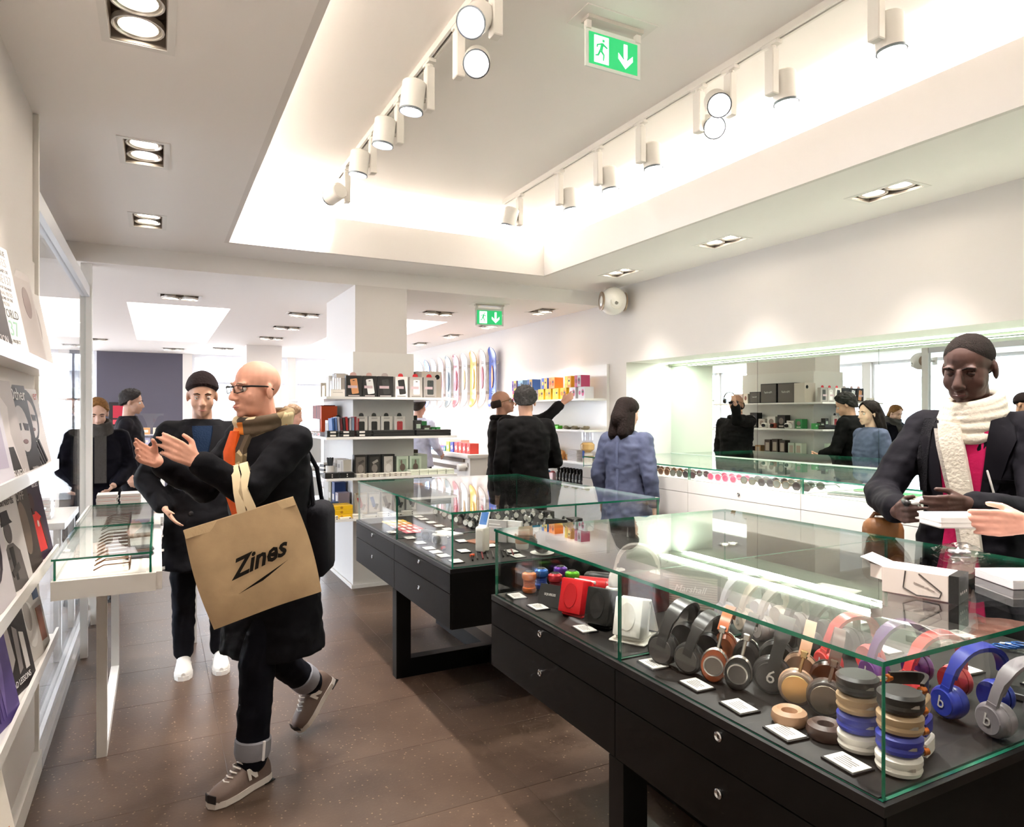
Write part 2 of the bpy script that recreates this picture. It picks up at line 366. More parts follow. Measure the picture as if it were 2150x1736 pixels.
# luminous ceiling panels of the back room
for k, (a, b, y0, y1) in enumerate(PANELS):
    p = thing('ceiling_light_panel', ('square luminous ceiling panel over the bald man', 'luminous ceiling panel partly behind the shelved pillar')[k], 'light panel', ((a+b)/2, (y0+y1)/2, 2.72), 0, None)
    MB().box(-(b-a)/2, (b-a)/2, -(y1-y0)/2, (y1-y0)/2, 0, .02).build('diffuser', emis('#fffaf2', 2.0), p)
# recessed twin downlights
LAMP = emis('#fff2dd', 9.); LAMP.cycles.emission_sampling = 'NONE'; RING = pm('#d8d2ca', .3, .6); HOUS = pm('#9b9187', .35, .5)
def downlight(label, x, y, z, r, group, E, drop=0.):
    d = thing('recessed_downlight', label, 'ceiling light', (x, y, z), PI/2 if r else 0, group)
    f = MB()
    for a in ((-.11, -.085, -.19, .19), (.085, .11, -.19, .19), (-.085, .085, -.19, -.165), (-.085, .085, .165, .19)): f.box(a[0], a[1], a[2], a[3], -.003, .0)
    f.build('frame', WHITE, d)
    h = MB()
    for a in ((-.085, -.082, -.165, .165), (.082, .085, -.165, .165), (-.082, .082, -.165, -.162), (-.082, .082, .162, .165)): h.box(*a, 0, .1)
    h.box(-.085, .085, -.165, .165, .1, .104); h.build('housing', HOUS, d)
    for s in (-1, 1):
        l = MB().lathe([(.078, .03), (.078, .012), (.072, .012), (.066, .022), (.060, .016), (.052, .028), (.046, .06), (.03, .085)], 22, c=(0, s*.081, 0), caps=False).build('lamp_ring', RING, d, True)
        MB().lathe([(.0475, .034), (.046, .026), (.038, .018), (.022, .013), (.001, .012)], 20, c=(0, s*.081, 0)).build('lamp', LAMP, l, True); l.location.z = -drop
    light('downlight', 'SPOT', (0, 0, -.02-drop), E, WARM, (0, 0, 0), d, spot_size=math.radians(84), spot_blend=1.0, shadow_soft_size=.06)
    return d
DLE = 34
for i_, (x, y, z, r) in enumerate(DL_F):
    o_ = ORD[3-i_ % 4]
    downlight(o_+' recessed twin downlight from the beam, partition side ceiling strip' if x < 1 else o_+' recessed twin downlight from the beam, mirror side ceiling strip', x, y, z, r,
              'downlights on the partition side' if x < 1 else 'downlights on the mirror side', DLE)
for i_, (x, y, z, r) in enumerate(DL_B):
    if x > 3: L, g = ORD[i_-7]+' recessed downlight from the beam along the skateboard wall', 'downlights along the skateboard wall'
    elif 1.4 < x < 1.5: L, g = ORD[i_-1]+' recessed twin downlight behind the shelved pillar, in a row to the back', 'back room downlights'
    else: L, g = {0: 'recessed twin downlight between the beam and the square luminous panel', 4: 'recessed twin downlight behind the far white pillar', 5: 'recessed twin downlight before the dark grey wall', 6: 'recessed twin downlight beside the back room exit sign', 11: 'recessed twin downlight beyond the glass partition near the windows', 12: 'recessed twin downlight beyond the glass partition, middle of three', 13: 'recessed twin downlight just beyond the glass partition'}[i_], 'back room downlights'
    downlight(L, x, y, z, r, g, DLE*.8, .045)
# track spotlights
TRK = pm('#e9e4dc', .4); SPOTB = pm('#ece7df', .35); LAMP2 = emis('#f4f6ff', 7.); LAMP2.cycles.emission_sampling = 'NONE'
def track(label, x, y0, y1):
    t = thing('lighting_track', label, 'lighting track', (x, 0, 3.25))
    MB().box(-.02, -.006, y0, y1, -.035, 0).box(.006, .02, y0, y1, -.035, 0).box(-.006, .006, y0, y1, -.01, 0).build('rail', TRK, t)
    MB().box(-.006, .006, y0+.01, y1-.01, -.022, -.010).build('slot', pm('#4a3c30', .6), t)
    MB().box(-.021, .021, y1, y1+.008, -.036, 0).build('end_cap', TRK, t)
track('white lighting track beside the emergency exit sign nearer the magazines', 1.18, -.9, 5.02); track('white lighting track on the mirror side of the ceiling tray', 2.53, -.9, 5.02)
def spot(label, x, y, aim, side, group, E=52):
    # aim: direction the head points; side: offset of the driver box along y (+1/-1)
    s = thing('track_spotlight', label, 'spotlight', (x, y, 3.215), 0, group)
    MB().cb(0, 0, -.006, .036, .09, .02).lathe([(.02, -.016), (.02, -.03)], 14).build('adapter', TRK, s)
    MB().rbox(0, 0, -.135, .042, .052, .21, .004).build('driver_box', SPOTB, s)
    a = Vector(aim).normalized(); q = Vector((0, 0, -1)).rotation_difference(a).to_matrix().to_4x4()
    c0 = Vector((side[0], side[1], -.19))
    MB().cyl((0, 0, -.19), tuple(c0), .012).build('hinge', SPOTB, s)
    M = Matrix.Translation(c0) @ q
    hd = MB(M).lathe([(.02, .075), (.05, .075), (.057, .068), (.057, -.07), (.052, -.07), (.045, -.05), (.02, -.03)], 24).build('head', SPOTB, s, True)
    MB(M).lathe([(.0575, -.062), (.0585, -.072), (.0535, -.0725), (.0525, -.064)], 24, caps=False).build('rim', pm('#8e97a0', .25, .8), hd, True)
    MB(M).lathe([(.0, -.0585), (.0525, -.060), (.0525, -.066), (.0, -.066)], 24, caps=False).build('lamp', LAMP2, hd, True)
    l = light('track_light', 'SPOT', tuple(c0+a*.09), E, NEUT, tuple(q.to_euler()), s, spot_size=math.radians(70), spot_blend=.6, shadow_soft_size=.05)
    return s
LS = ((2.42, (-.55, -.55, -.62)), (2.79, (-.35, -.72, -.55)), (3.16, (-.1, .05, -1)), (3.63, (-.1, .05, -1)), (4.15, (-.1, .05, -1)), (4.80, (-.3, .9, -.12)), (1.7, (.1, 0, -1)), (1.1, (.1, 0, -1)))
for y, a in LS: spot(ORD[sum(q[0] > y for q in LS)]+' white spotlight from the beam on the magazine side track', 1.18, y, a, (-.085, .0) if y != 2.79 else (.05, -.08), 'spotlights on the partition side track')
RS = ((1.75, (.1, -.05, -1)), (2.27, (.1, -.05, -1)), (2.53, (-.45, -.65, -.5)), (2.75, (-.4, -.75, -.45)), (3.24, (.1, -.05, -1)), (3.68, (.15, -.05, -1)), (4.16, (.15, -.05, -1)), (4.76, (-.25, .1, -1)), (1.1, (0, 0, -1)))
for y, a in RS: spot(ORD[sum(q[0] > y for q in RS)]+' white spotlight from the beam on the mirror side track', 2.53, y, a, (.085, .0) if y not in (2.53, 4.76) else (-.085, 0), 'spotlights on the mirror side track')
# exit signs
for q_ in (emis('#1f9a58', .55), emis('#f4fff6', .8)): q_.cycles.emission_sampling = 'NONE'
def exit_sign(label, loc, rz, s=1.0):
    e = thing('exit_sign', label, 'exit sign', loc, rz)
    MB().box(-.19, .19, -.085, .085, -.004, 0).build('ceiling_plate', WHITE, e)
    MB().box(-.15, .15, -.03, .03, -.02, -.004).build('lamp_strip', pm('#cfc8c0', .2), e)
    for q in (-.135, .135): MB().box(q-.012, q+.012, -.012, .012, -.055, -.004).build('bracket', WHITE, e)
    MB().box(-.15, .15, -.004, .004, -.22, -.045).build('clear_panel', pm('#eef2ec', .1), e)
    gp = MB().box(-.132, .132, -.006, .006, -.205, -.065).build('green_panel', emis('#1f9a58', .55), e)
    W_ = emis('#f4fff6', .8)
    for f in (-1, 1):
        y = f*.0065; m = MB()
        def pl(P): m.prism([(a*f*-1, b) for a, b in P], y-.0006, y+.0006, 'Y')
        # doorway, runner, arrow (seen from -y when f=-1)
        m2 = MB(); k = 1 if f < 0 else -1
        def q(P, mm): mm.prism([(a*k, b) for a, b in P], y-.0006, y+.0006, 'Y')
        q([(-.105, -.195), (-.105, -.075), (-.028, -.075), (-.028, -.195)], m2)
        m2.build('pictogram', W_, gp)
        g2 = MB(); y = f*.0074
        q([(-.062, -.088), (-.05, -.088), (-.05, -.10), (-.062, -.10)], g2)
        q([(-.068, -.104), (-.054, -.104), (-.062, -.142), (-.078, -.138)], g2)
        q([(-.056, -.106), (-.034, -.120), (-.036, -.127), (-.06, -.116)], g2); q([(-.068, -.106), (-.092, -.114), (-.094, -.128), (-.088, -.128), (-.086, -.119), (-.068, -.113)], g2)
        q([(-.064, -.138), (-.05, -.155), (-.054, -.182), (-.06, -.182), (-.059, -.158), (-.074, -.144)], g2); q([(-.078, -.136), (-.07, -.142), (-.082, -.165), (-.1, -.168), (-.1, -.162), (-.088, -.158)], g2)
        g2.build('pictogram', emis('#1f9a58', .55), gp)
        a2 = MB(); y = f*.0065
        q([(.055, -.08), (.075, -.08), (.075, -.135), (.065, -.19), (.055, -.135)], a2); q([(.065, -.19), (.105, -.15), (.105, -.125), (.075, -.152), (.055, -.152), (.025, -.125), (.025, -.15)], a2)
        a2.build('arrow', W_, gp)
    return e
exit_sign('green running man exit sign hanging in the bright ceiling tray', (1.82, 2.53, 3.25), 0)
exit_sign('green running man exit sign in the back room by the skateboards', (3.0, 6.3, 2.61), -.15)
# wall loudspeaker
def ball_speaker(label, loc, rz):
    s = thing('wall_speaker', label, 'loudspeaker', loc, rz)
    b = MB().ell((0, 0, 0), (.13, .15, .135), 28, 18).build('shell', pm('#f1eee6', .2, coat=.4), s, True)
    MB().lathe([(.062, -.148), (.055, -.152), (.03, -.146), (.022, -.150), (.0, -.150)], 24, 'Y', c=(-.01, .018, -.035), caps=False).build('tweeter_ring', pm('#dcd8ce', .3), b, True)
    MB().lathe([(.018, -.148), (.016, -.156), (.002, -.158)], 18, 'Y', c=(-.01, .01, -.035)).build('tweeter', pm('#8b8880', .3, .5), b, True)
    MB().lathe([(.009, -.142), (.008, -.146), (.001, -.147)], 12, 'Y', c=(-.01, .012, .035)).build('port', pm('#9a978e', .4), b)
    MB().lathe([(.088, .108), (.09, .120), (.07, .126), (.02, .112)], 24, 'X').build('woofer', pm('#a58f7a', .3, .6), s, True)
    MB().lathe([(.088, .108), (.09, .120), (.07, .126), (.02, .112)], 24, 'X').build('woofer', pm('#a58f7a', .3, .6), s, True).rotation_euler.z = PI
    MB().cb(.0, .16, 0, .03, .12, .03).rbox(0, .22, 0, .12, .02, .12, .004).build('bracket', pm('#e4dfd7', .4), s)
    return s
ball_speaker('white egg shaped loudspeaker on the wall corner above the mirror niche', (3.9, 5.42, 2.58), math.radians(-18))
ball_speaker('white egg shaped loudspeaker seen only in the mirror', (-1.5, 6.7, 2.33), math.radians(120))
# ------------------------------------------------------------------ furniture
def lock(parent, x, y, z, ax=-1):
    l = MB().lathe([(.012, 0), (.012, -.005), (.009, -.007), (.005, -.004), (.001, -.004)], 18, 'X', c=(x, y, z)).build('lock', STEEL, parent, True)
    MB().box(x-.0045, x-.0040, y-.0015, y+.0015, z-.005, z+.005).build('keyhole', BLACK, l)
def black_table(label, x0, x1, y0, y1):
    t = thing('display_counter', label, 'display counter', (0, 0, 0)); ym = (y0+y1)/2; zt, zb, zg = .78, .50, 1.04
    MB().box(x0+.006, x1-.006, y0, y1, zb, zt-.02).build('body', BLAM, t)
    m = MB(); m.box(x0, x1, y0, y0+.012, zt-.02, zt); m.box(x0, x1, y1-.012, y1, zt-.02, zt); m.box(x0, x0+.012, y0+.012, y1-.012, zt-.02, zt); m.box(x1-.012, x1, y0+.012, y1-.012, zt-.02, zt)
    m.build('top_edge', BLK2, t)
    for a, b in ((y0+.012, ym-.002), (ym+.002, y1-.012)):
        MB().box(x0+.014, x1-.014, a+.01, b-.01, zt-.02, zt+.004).build('tray_lining', pm('#17120f', .5), t)
    for a, b in ((y0+.002, ym-.002), (ym+.002, y1-.002)):
        for z0, z1, lz in ((.667, .757, .745-.008), (.503, .663, .602)):
            d = MB().box(x0, x0+.006, a, b, z0, z1).build('drawer', BLAM, t)
            lock(d, x0, (a+b)/2+(.02 if a > ym else -.0), lz)
    # glass case
    g = .008
    for a, b in ((y0+.012, ym-.003), (ym+.003, y1-.012)): pane(t, 'front_pane', x0+.012, x0+.012+g, a, b, zt+.001, zg-g)
    for a, b in ((y0+.012, ym-.003), (ym+.003, y1-.012)): pane(t, 'back_pane', x1-.012-g, x1-.012, a, b, zt+.001, zg-g)
    pane(t, 'end_pane', x0+.0205, x1-.0205, y0+.012, y0+.012+g, zt+.001, zg-g)
    pane(t, 'end_pane', x0+.0205, x1-.0205, y1-.012-g, y1-.012, zt+.001, zg-g)
    pane(t, 'divider_pane', x0+.0205, x1-.0205, ym-.004, ym+.004, zt+.006, zg-g)
    pane(t, 'top_pane', x0+.008, x1-.008, y0+.008, y1-.008, zg-g+.0002, zg+.002, [GTOP, GEDGE])
    # legs joined by low floor bars
    for a in (x0, x1-.085): MB().box(a, a+.085, ym-.04, ym+.03, .0, zb).build('leg', BLACK, t)
    MB().box(x0+.085, x1-.085, ym-.04, ym+.03, 0, .105).build('cross_bar', BLACK, t)
    xm = (x0+x1)/2; MB().box(xm-.045, xm+.045, y0, ym-.04, 0, .095).box(xm-.045, xm+.045, ym+.03, y1, 0, .095).build('floor_bar', BLACK, t)
    return t
black_table('long black counter with a glass case full of headphones', 1.18, 2.43, .80, 2.46)
black_table('black display table with a glass case of watches and price cards', 1.20, 2.44, 2.94, 4.62)

# white table along the glass partition
t = thing('display_table', 'white display table with a low glass case of spectacles', 'display table', (0, 0, 0))
MB().box(-.358, -.004, 3.10, 4.86, .79, .862).build('tray', WHITE, t)
for k in range(4):
    d = MB().box(-.004, .018, 3.12+k*.437, 3.12+k*.437+.43, .79, .862).build('drawer', WHITE, t)
    MB().cyl((.018, 3.335+k*.437, .83), (.03, 3.335+k*.437, .83), .006, .008).build('knob', CHROME, d, True)
MB().box(-.335, -.04, 3.13, 4.82, .862, .864).build('lining', pm('#f3efe8', .6), t)
pane(t, 'side_pane', -.028, -.020, 3.11, 4.85, .864, .938); pane(t, 'back_pane', -.350, -.342, 3.11, 4.85, .864, .938)
pane(t, 'top_pane', -.358, -.015, 3.11, 3.95, .938, .946, [GTOP, GEDGE]); pane(t, 'top_pane', -.358, -.015, 3.954, 4.85, .938, .946, [GTOP, GEDGE])
MB().box(-.235, -.195, 3.48, 3.52, 0, .79).build('leg', WHITE, t); MB().box(-.235, -.195, 4.55, 4.59, 0, .79).build('leg', WHITE, t)
MB().box(-.235, -.195, 3.52, 4.55, 0, .05).build('floor_bar', WHITE, t)

# back table holding the book stacks
t = thing('book_table', 'low white table behind the spectacle table holding stacked books', 'table', (0, 0, 0))
MB().box(-.44, .25, 4.92, 5.75, .80, .84).build('tabletop', WHITE, t)
for x in (-.42, .19):
    for y in (4.94, 5.69): MB().box(x, x+.04, y, y+.04, 0, .80).build('leg', WHITE, t)

# white counter in the mirror niche
t = thing('niche_counter', 'long white drawer counter with a glass case of sunglasses below the mirror', 'counter', (0, 0, 0))
MB().box(3.57, 4.045, -2.4, 5.42, .70, .985).build('body', WHITE, t)
MB().box(3.56, 4.655, -2.4, 5.44, .985, 1.0).build('case_floor', WGLOSS, t)
ys = [5.42, 5.0, 3.98, 2.96, 1.94, .92, -.1, -1.12, -2.14]
for k in range(len(ys)-1):
    for z0, z1 in ((.905, .998), (.702, .901)):
        d = MB().box(3.55, 3.57, ys[k+1]+.002, ys[k]-.002, z0, z1).build('drawer', WHITE, t)
        if z0 > .9: lock(d, 3.55, (ys[k]+ys[k+1])/2, z0+.04)
for k in range(1, len(ys)-1): pane(t, 'divider_pane', 3.575, 4.60, ys[k]-.004, ys[k]+.004, 1.0, 1.09)
for k in range(len(ys)-1): pane(t, 'front_pane', 3.556, 3.564, ys[k+1]+.005, ys[k]-.005, 1.0, 1.09)
pane(t, 'top_pane', 3.552, 4.615, -2.38, 5.42, 1.0905, 1.1, [GTOP, GEDGE])
MB().box(4.617, 4.634, -2.38, 5.43, 1.065, 1.105).build('back_rail', pm('#e6efe6', .3), t)
# mirror panels and the strip channel above
for k, (a, b) in enumerate(((5.45, 4.32), (4.32, 3.19), (3.19, 2.06), (2.06, .93), (.93, -.2), (-.2, -1.33), (-1.33, -2.5))):
    L = ['mirror panel beside the lit niche end wall reflecting sunglasses man', 'mirror panel reflecting the speakers on the shelved pillar', 'mirror panel reflecting the woman in blue',
         'mirror panel just behind the man with the cream scarf', 'mirror panel in the niche past the man in the cream scarf', 'mirror panel of the niche deep beyond the counter end', 'last mirror panel of the niche at the shop front'][k]
    single('wall_mirror', MB().box(4.64, 4.658, b+.0015, a-.0015, 1.005, 1.975), MIRROR, L, 'mirror')
t = thing('niche_light', 'recessed light strip along the top of the mirror niche', 'light strip')
MB().box(4.47, 4.53, -2.4, 5.42, 1.992, 1.999).build('diffuser', emis('#eaffea', 6.), t); MB().box(4.60, 4.655, -2.5, 5.44, 1.976, 1.998).build('channel', pm('#8d927f', .4, .4), t)

# square pillar with shelves all round
struct('pillar_front', MB().box(1.515, 1.98, 5.87, 6.99, 0, 2.61), WALLM, 'square white pillar that carries the shelves')
t = thing('pillar_shelf_unit', 'white shelf unit with four tiers wrapped round the square pillar', 'shelf unit')
for a in ((1.49, 2.035, 5.845, 5.867), (1.49, 2.035, 6.993, 7.015), (1.49, 1.512, 5.867, 6.993), (2.0, 2.035, 5.867, 6.993)): MB().box(*a, .03, 2.03).build('panel', WHITE, t)
c = MB(); c.box(1.485, 2.04, 5.835, 5.845, 0, .03); c.box(1.475, 1.485, 5.835, 7.02, 0, .03); c.build('skirting', WHITE, t)
SZ = (1.636, 1.311, .980, .651)
for z in SZ:
    c = MB(); x0, x1, y0, y1 = 1.19, 2.31, 5.5, 7.3
    c.box(x0, x1, y0, 5.8445, z-.02, z); c.box(x0, x1, 7.0155, y1, z-.02, z); c.box(x0, 1.4745, 5.8445, 7.0155, z-.02, z); c.box(2.041, x1, 5.8445, 7.0155, z-.02, z)
    c.build('shelf', WGLOSS, t)
MB().box(1.20, 1.474, 7.05, 7.07, .671, .96).build('divider', WHITE, t); MB().box(1.20, 1.474, 7.05, 7.07, 1.0, 1.29).build('divider', WHITE, t)

# wall shelf unit with toys
t = thing('wall_shelf_unit', 'white wall shelves with toy boxes and bottles beside the niche', 'shelf unit')
MB().box(4.045, 4.078, 5.73, 7.55, .05, 2.0).build('back_panel', WGLOSS, t)
WZ = (1.652, 1.334, 1.007, .735)
for z in WZ: MB().box(3.78, 4.045, 5.74, 7.5, z-.02, z).build('shelf', WGLOSS, t)
# counter with slots under the skateboards
t = thing('chest_counter', 'white counter with open slots under the skateboards', 'counter')
MB().box(3.34, 4.06, 7.6, 10.6, 0, .72).box(3.36, 4.06, 7.6, 10.6, .72, .96).build('body', WHITE, t); MB().box(3.32, 4.07, 7.58, 10.62, .96, 1.0).build('top', WHITE, t)
for z in (.90, .80): MB().box(3.335, 3.36, 7.75, 9.1, z, z+.04).build('slot', pm('#6b5d50', .7), t)
MB().box(3.345, 3.36, 7.65, 9.2, .845, .895).build('drawer', WHITE, t)
MB().lathe([(.035, -.05), (.045, -.045), (.045, .045), (.035, .05)], 20, 'X', c=(3.30, 7.72, .84)).build('roll_holder', WHITE, t, True)
# magazine rack
t = thing('magazine_rack', 'white wall rack with sloping tiers of magazines', 'magazine rack')
MB().box(-.458, -.45, -1.6, 3.42, .12, 2.12).build('back_panel', WALLM, t)
RZ = (1.684, 1.298, .942, .595)
for z in RZ: MB().box(-.45, -.365, -1.6, 3.42, z-.03, z-.012).box(-.375, -.365, -1.6, 3.42, z-.012, z+.012).build('shelf', WGLOSS, t)
# ------------------------------------------------------------------ goods in the black counter
R_ = math.radians
ZC = .785
def ellpoly(cx, cz, rx, rz, n=18): return [(cx+rx*math.cos(2*PI*i/n), cz+rz*math.sin(2*PI*i/n)) for i in range(n)]
def rpoly(cx, cz, w, h, a=0., r=0.):
    pts = []
    if r:
        for sx, sz, a0 in ((1, 1, 0), (-1, 1, 90), (-1, -1, 180), (1, -1, 270)):
            for k in (0, 45, 90): q = R_(a0+k); pts.append((sx*(w/2-r)+r*math.cos(q), sz*(h/2-r)+r*math.sin(q)))
    else: pts = [(w/2, h/2), (-w/2, h/2), (-w/2, -h/2), (w/2, -h/2)]
    c, s = math.cos(a), math.sin(a)
    return [(cx+x*c-z*s, cz+x*s+z*c) for x, z in pts]
def deco(parent, y, items, th=.0006):
    # flat print on the face looking along -y; items: (name, polygon, colour)
    for k, (nm, poly, col) in enumerate(items):
        d = th*(k+1); MB().prism(poly, y-d, y, 'Y').build(nm, pm(col, .4) if isinstance(col, str) else col, parent)
def carton(label, loc, size, col, rz=0, group=None, items=(), name='carton', cat='box', rx=0, rough=.4, lid=None):
    w, d, h = size; o = thing(name, label, cat, loc, rz, group, rx)
    b = MB().rbox(0, 0, h/2, w, d, h, .002).build('box', pm(col, rough), o)
    if lid: MB().box(-w/2-.001, w/2+.001, -d/2-.001, d/2+.001, h*.72, h+.001).build('lid', pm(lid, rough), o)
    deco(b, -d/2, items); return o

def price_card(label, x, y, rz, group, s=1.0, z=ZC):
    c = thing('price_card', label, 'price card', (x, y, z), rz, group)
    MB().box(-.040*s, .040*s, -.030*s, .030*s, 0, .004).build('holder', BLK2, c)
    p = MB().box(-.036*s, .036*s, -.026*s, .026*s, .004, .006).build('card', CARDW, c)
    k = MB()
    for i, w in enumerate((.02, .044, .044, .04, .044)): k.box(-.022*s, (-.022+w)*s, (.013-i*.007)*s, (.0155-i*.007)*s, .006, .0062)
    k.build('print', pm('#6f6660', .7), p)
    return c
CR = R_(-95)
base_card = price_card('white price card in front of the orange mini speaker', 1.245, 2.367, CR, None)
for (x, y), L in zip(((1.245, 2.197), (1.256, 1.904), (1.253, 1.547), (1.257, 1.376), (1.256, 1.226), (1.247, 1.08), (1.249, .927)),
        ('white price card before the red square radio', 'white price card before the black square radio', 'white price card before the black armoured headphones',
         'white price card before the tan leather headphones', 'white price card before the black studio headphones', 'white price card before the beige round ear pads', 'white price card before the stacked folded headphones')):
    dup(base_card, (x, y, ZC), CR+random.uniform(-.04, .04), L)
for i, (x, y) in enumerate(((1.60, 1.6), (1.59, 1.43), (1.56, 1.33), (1.95, 1.32), (2.0, 1.12), (2.05, .95), (2.25, 1.05), (2.3, 1.3), (2.12, 1.55), (2.15, 1.9), (2.2, 2.2), (1.86, 1.95))):
    dup(base_card, (x, y, ZC), CR+random.uniform(-.1, .1), 'white price card lying among the rear goods of the black counter', 'price cards deep in the black counter')

def arc(w, h, z0, n=16, p=2.4):
    out = []
    for i in range(n+1):
        a = PI-PI*i/n; c, s = math.cos(a), math.sin(a)
        out.append((w*math.copysign(abs(c)**(2/p), c), 0, z0+h*abs(s)**(2/p)))
    return out
def headphones(label, loc, rz, tilt, band, inner, cup, plate, pad, style='solid', s=1.0, logo=None, group=None, yoke=None, spin=0):
    o = thing('headphones', label, 'headphones', loc, rz, group, tilt); o.scale = (s, s, s)
    mb_, mi, mc, mp, md = [pm(x, .32, coat=.15) if isinstance(x, str) else x for x in (band, inner, cup, plate, pad)]
    rc = {'solid': .037, 'ring': .034, 'disc': .042, 'big': .046}[style]; zc = rc+.003
    if style in ('solid', 'big'):
        A = arc(.083 if style == 'solid' else .088, .118, zc+.012); w = [.030 if 3 < i < 13 else .022 for i in range(17)]
        MB().band(A, (0, 1, 0), w if style == 'solid' else [.04 if 3 < i < 13 else .03 for i in range(17)], .009).build('headband', mb_, o, True, 50)
        B = [(x*.93, y, z-.0055) for x, y, z in A[2:15]]; MB().band(B, (0, 1, 0), .024, .005).build('headband_lining', mi, o, True, 50)
    else:
        hw = .080; A = arc(hw, .105, zc+.035); n0, n1 = (3, 13) if style == 'ring' else (2, 14)
        MB().band(A[n0:n1+1], (0, 1, 0), .026, .012).build('headband', mb_, o, True, 50)
        B = [(x*.94, y, z-.007) for x, y, z in A[n0+1:n1]]; MB().band(B, (0, 1, 0), .022, .006).build('headband_lining', mi, o, True, 50)
        ym = pm(yoke or '#c9c5bf', .22, .9)
        for sx in (-1, 1):
            q = A[n0] if sx < 0 else A[n1]
            y = MB().cyl(q, (sx*.079, 0, zc+.02), .0045, .004, 10); y.rbox((q[0]), 0, q[2]+.004, .012, .018, .02, .003)
            y.build('yoke', ym, o, True)
    for sx in (-1, 1):
        e = MB(); x0 = sx*.060
        if style == 'ring':
            M0 = Matrix.Translation((sx*.068, 0, zc+.008)) @ Matrix.Scale(1.32, 4, (0, 0, 1)); e.M = M0
            e.lathe([(.002, 0), (rc, 0), (rc, sx*.012), (rc-.003, sx*.015), (.002, sx*.015)], 24, 'X'); c = e.build('ear_cup', mc, o, True)
            b = MB(M0).lathe([(rc+.001, sx*.006), (rc+.002, sx*.010), (rc-.001, sx*.0155)], 24, 'X', caps=False).build('metal_rim', pm(yoke or '#c9c5bf', .22, .9), c, True)
            d = MB(Matrix.Translation((sx*.083, 0, zc+.01))).lathe([(.025, 0), (.025, sx*.007), (.022, sx*.009), (.0, sx*.008)], 24, 'X', caps=False).build('plate', mp, c, True)
            MB(Matrix.Translation((sx*.0835, 0, zc+.01))).lathe([(.026, 0), (.026, sx*.010), (.0225, sx*.0105), (.0225, sx*.008)], 24, 'X', caps=False).build('plate_ring', pm(yoke or '#c9c5bf', .22, .9), c, True)
            MB(Matrix.Translation((sx*.068, 0, zc+.008)) @ Matrix.Scale(1.25, 4, (0, 0, 1))).lathe([(rc-.002, 0), (rc, -sx*.008), (rc-.008, -sx*.018), (.014, -sx*.016)], 24, 'X').build('ear_cushion', md, o, True)
        else:
            xx = .070; T = Matrix.Translation((sx*xx, 0, zc))
            k = rc/.037
            prof = [(.002, 0), (rc, 0), (rc*1.0, sx*.010), (rc*.93, sx*.016), (rc*.80, sx*.019), (.002, sx*.019)]
            c = MB(T).lathe(prof, 28, 'X').build('ear_cup', mc, o, True)
            pr = MB(T).lathe([(rc*.80, sx*.0185), (rc*.77, sx*.0215), (.0, sx*.0205)], 28, 'X', caps=False).build('plate', mp, c, True)
            if logo and sx < 0: text(c, logo, rc*1.05, (-xx-.0222, 0, zc), (PI/2, 0, -PI/2), pm('#d9d4d0', .3, .3))
            MB(T).lathe([(rc*.97, -sx*.002), (rc*1.03, -sx*.010), (rc*.9, -sx*.024), (rc*.5, -sx*.022)], 24, 'X').build('ear_cushion', md, o, True)
            if style in ('solid', 'big'):
                z1 = zc+.02; MB().band([(sx*.083, 0, z1+.02), (sx*.083, 0, zc+.0), (sx*.08, 0, zc-.012)], (0, 1, 0), [.022, .030, .034], .010).build('hinge_arm', mb_, c, True, 50)
    return o
AX = R_(36)
def near(x, y, a, k=.075): return (x+k*math.cos(a), y+k*math.sin(a), ZC)
headphones('black armoured headphones with angular cups beside the white radio', near(1.27, 1.545, R_(20)), R_(20), R_(14), '#1b1918', '#0f0e0e', '#191817', '#4a4644', '#0d0c0c', 'big', .98)
headphones('second black armoured headphones with angular cups', near(1.285, 1.46, R_(20)), R_(20), R_(16), '#1d1b1a', '#0f0e0e', '#1a1918', '#524e4b', '#0d0c0c', 'big', .9)
headphones('tan leather headphones with silver grille discs', near(1.315, 1.385, AX), AX, R_(12), '#c4683a', '#a4562c', '#b0562a', pm('#7d736c', .35, .7), '#a85a30', 'ring', 1.02)
headphones('black headphones with silver rims and brown lining', near(1.33, 1.315, AX), AX, R_(12), '#2a2523', '#8a4a28', '#1d1a18', pm('#5b5551', .35, .7), '#241f1d', 'ring', 1.0)
headphones('black studio headphones with a round white logo', near(1.385, 1.26, AX), AX, R_(14), '#262322', '#1c1a19', '#2a2726', '#353130', '#1b1918', 'big', 1.0, '6')
headphones('champagne gold disc headphones with beige band', near(1.385, 1.18, AX), AX, R_(12), '#d9a888', '#b9805e', '#8a7464', pm('#d9bf8c', .3, .9), '#c9a184', 'disc', 1.0, yoke='#d8b888')
headphones('dark brown disc headphones with steel plates', near(1.395, 1.105, AX), AX, R_(12), '#5e453e', '#45322c', '#3a302c', pm('#9a8f80', .3, .9), '#4c3a33', 'disc', 1.0, yoke='#8d8378')
A2 = R_(-13)
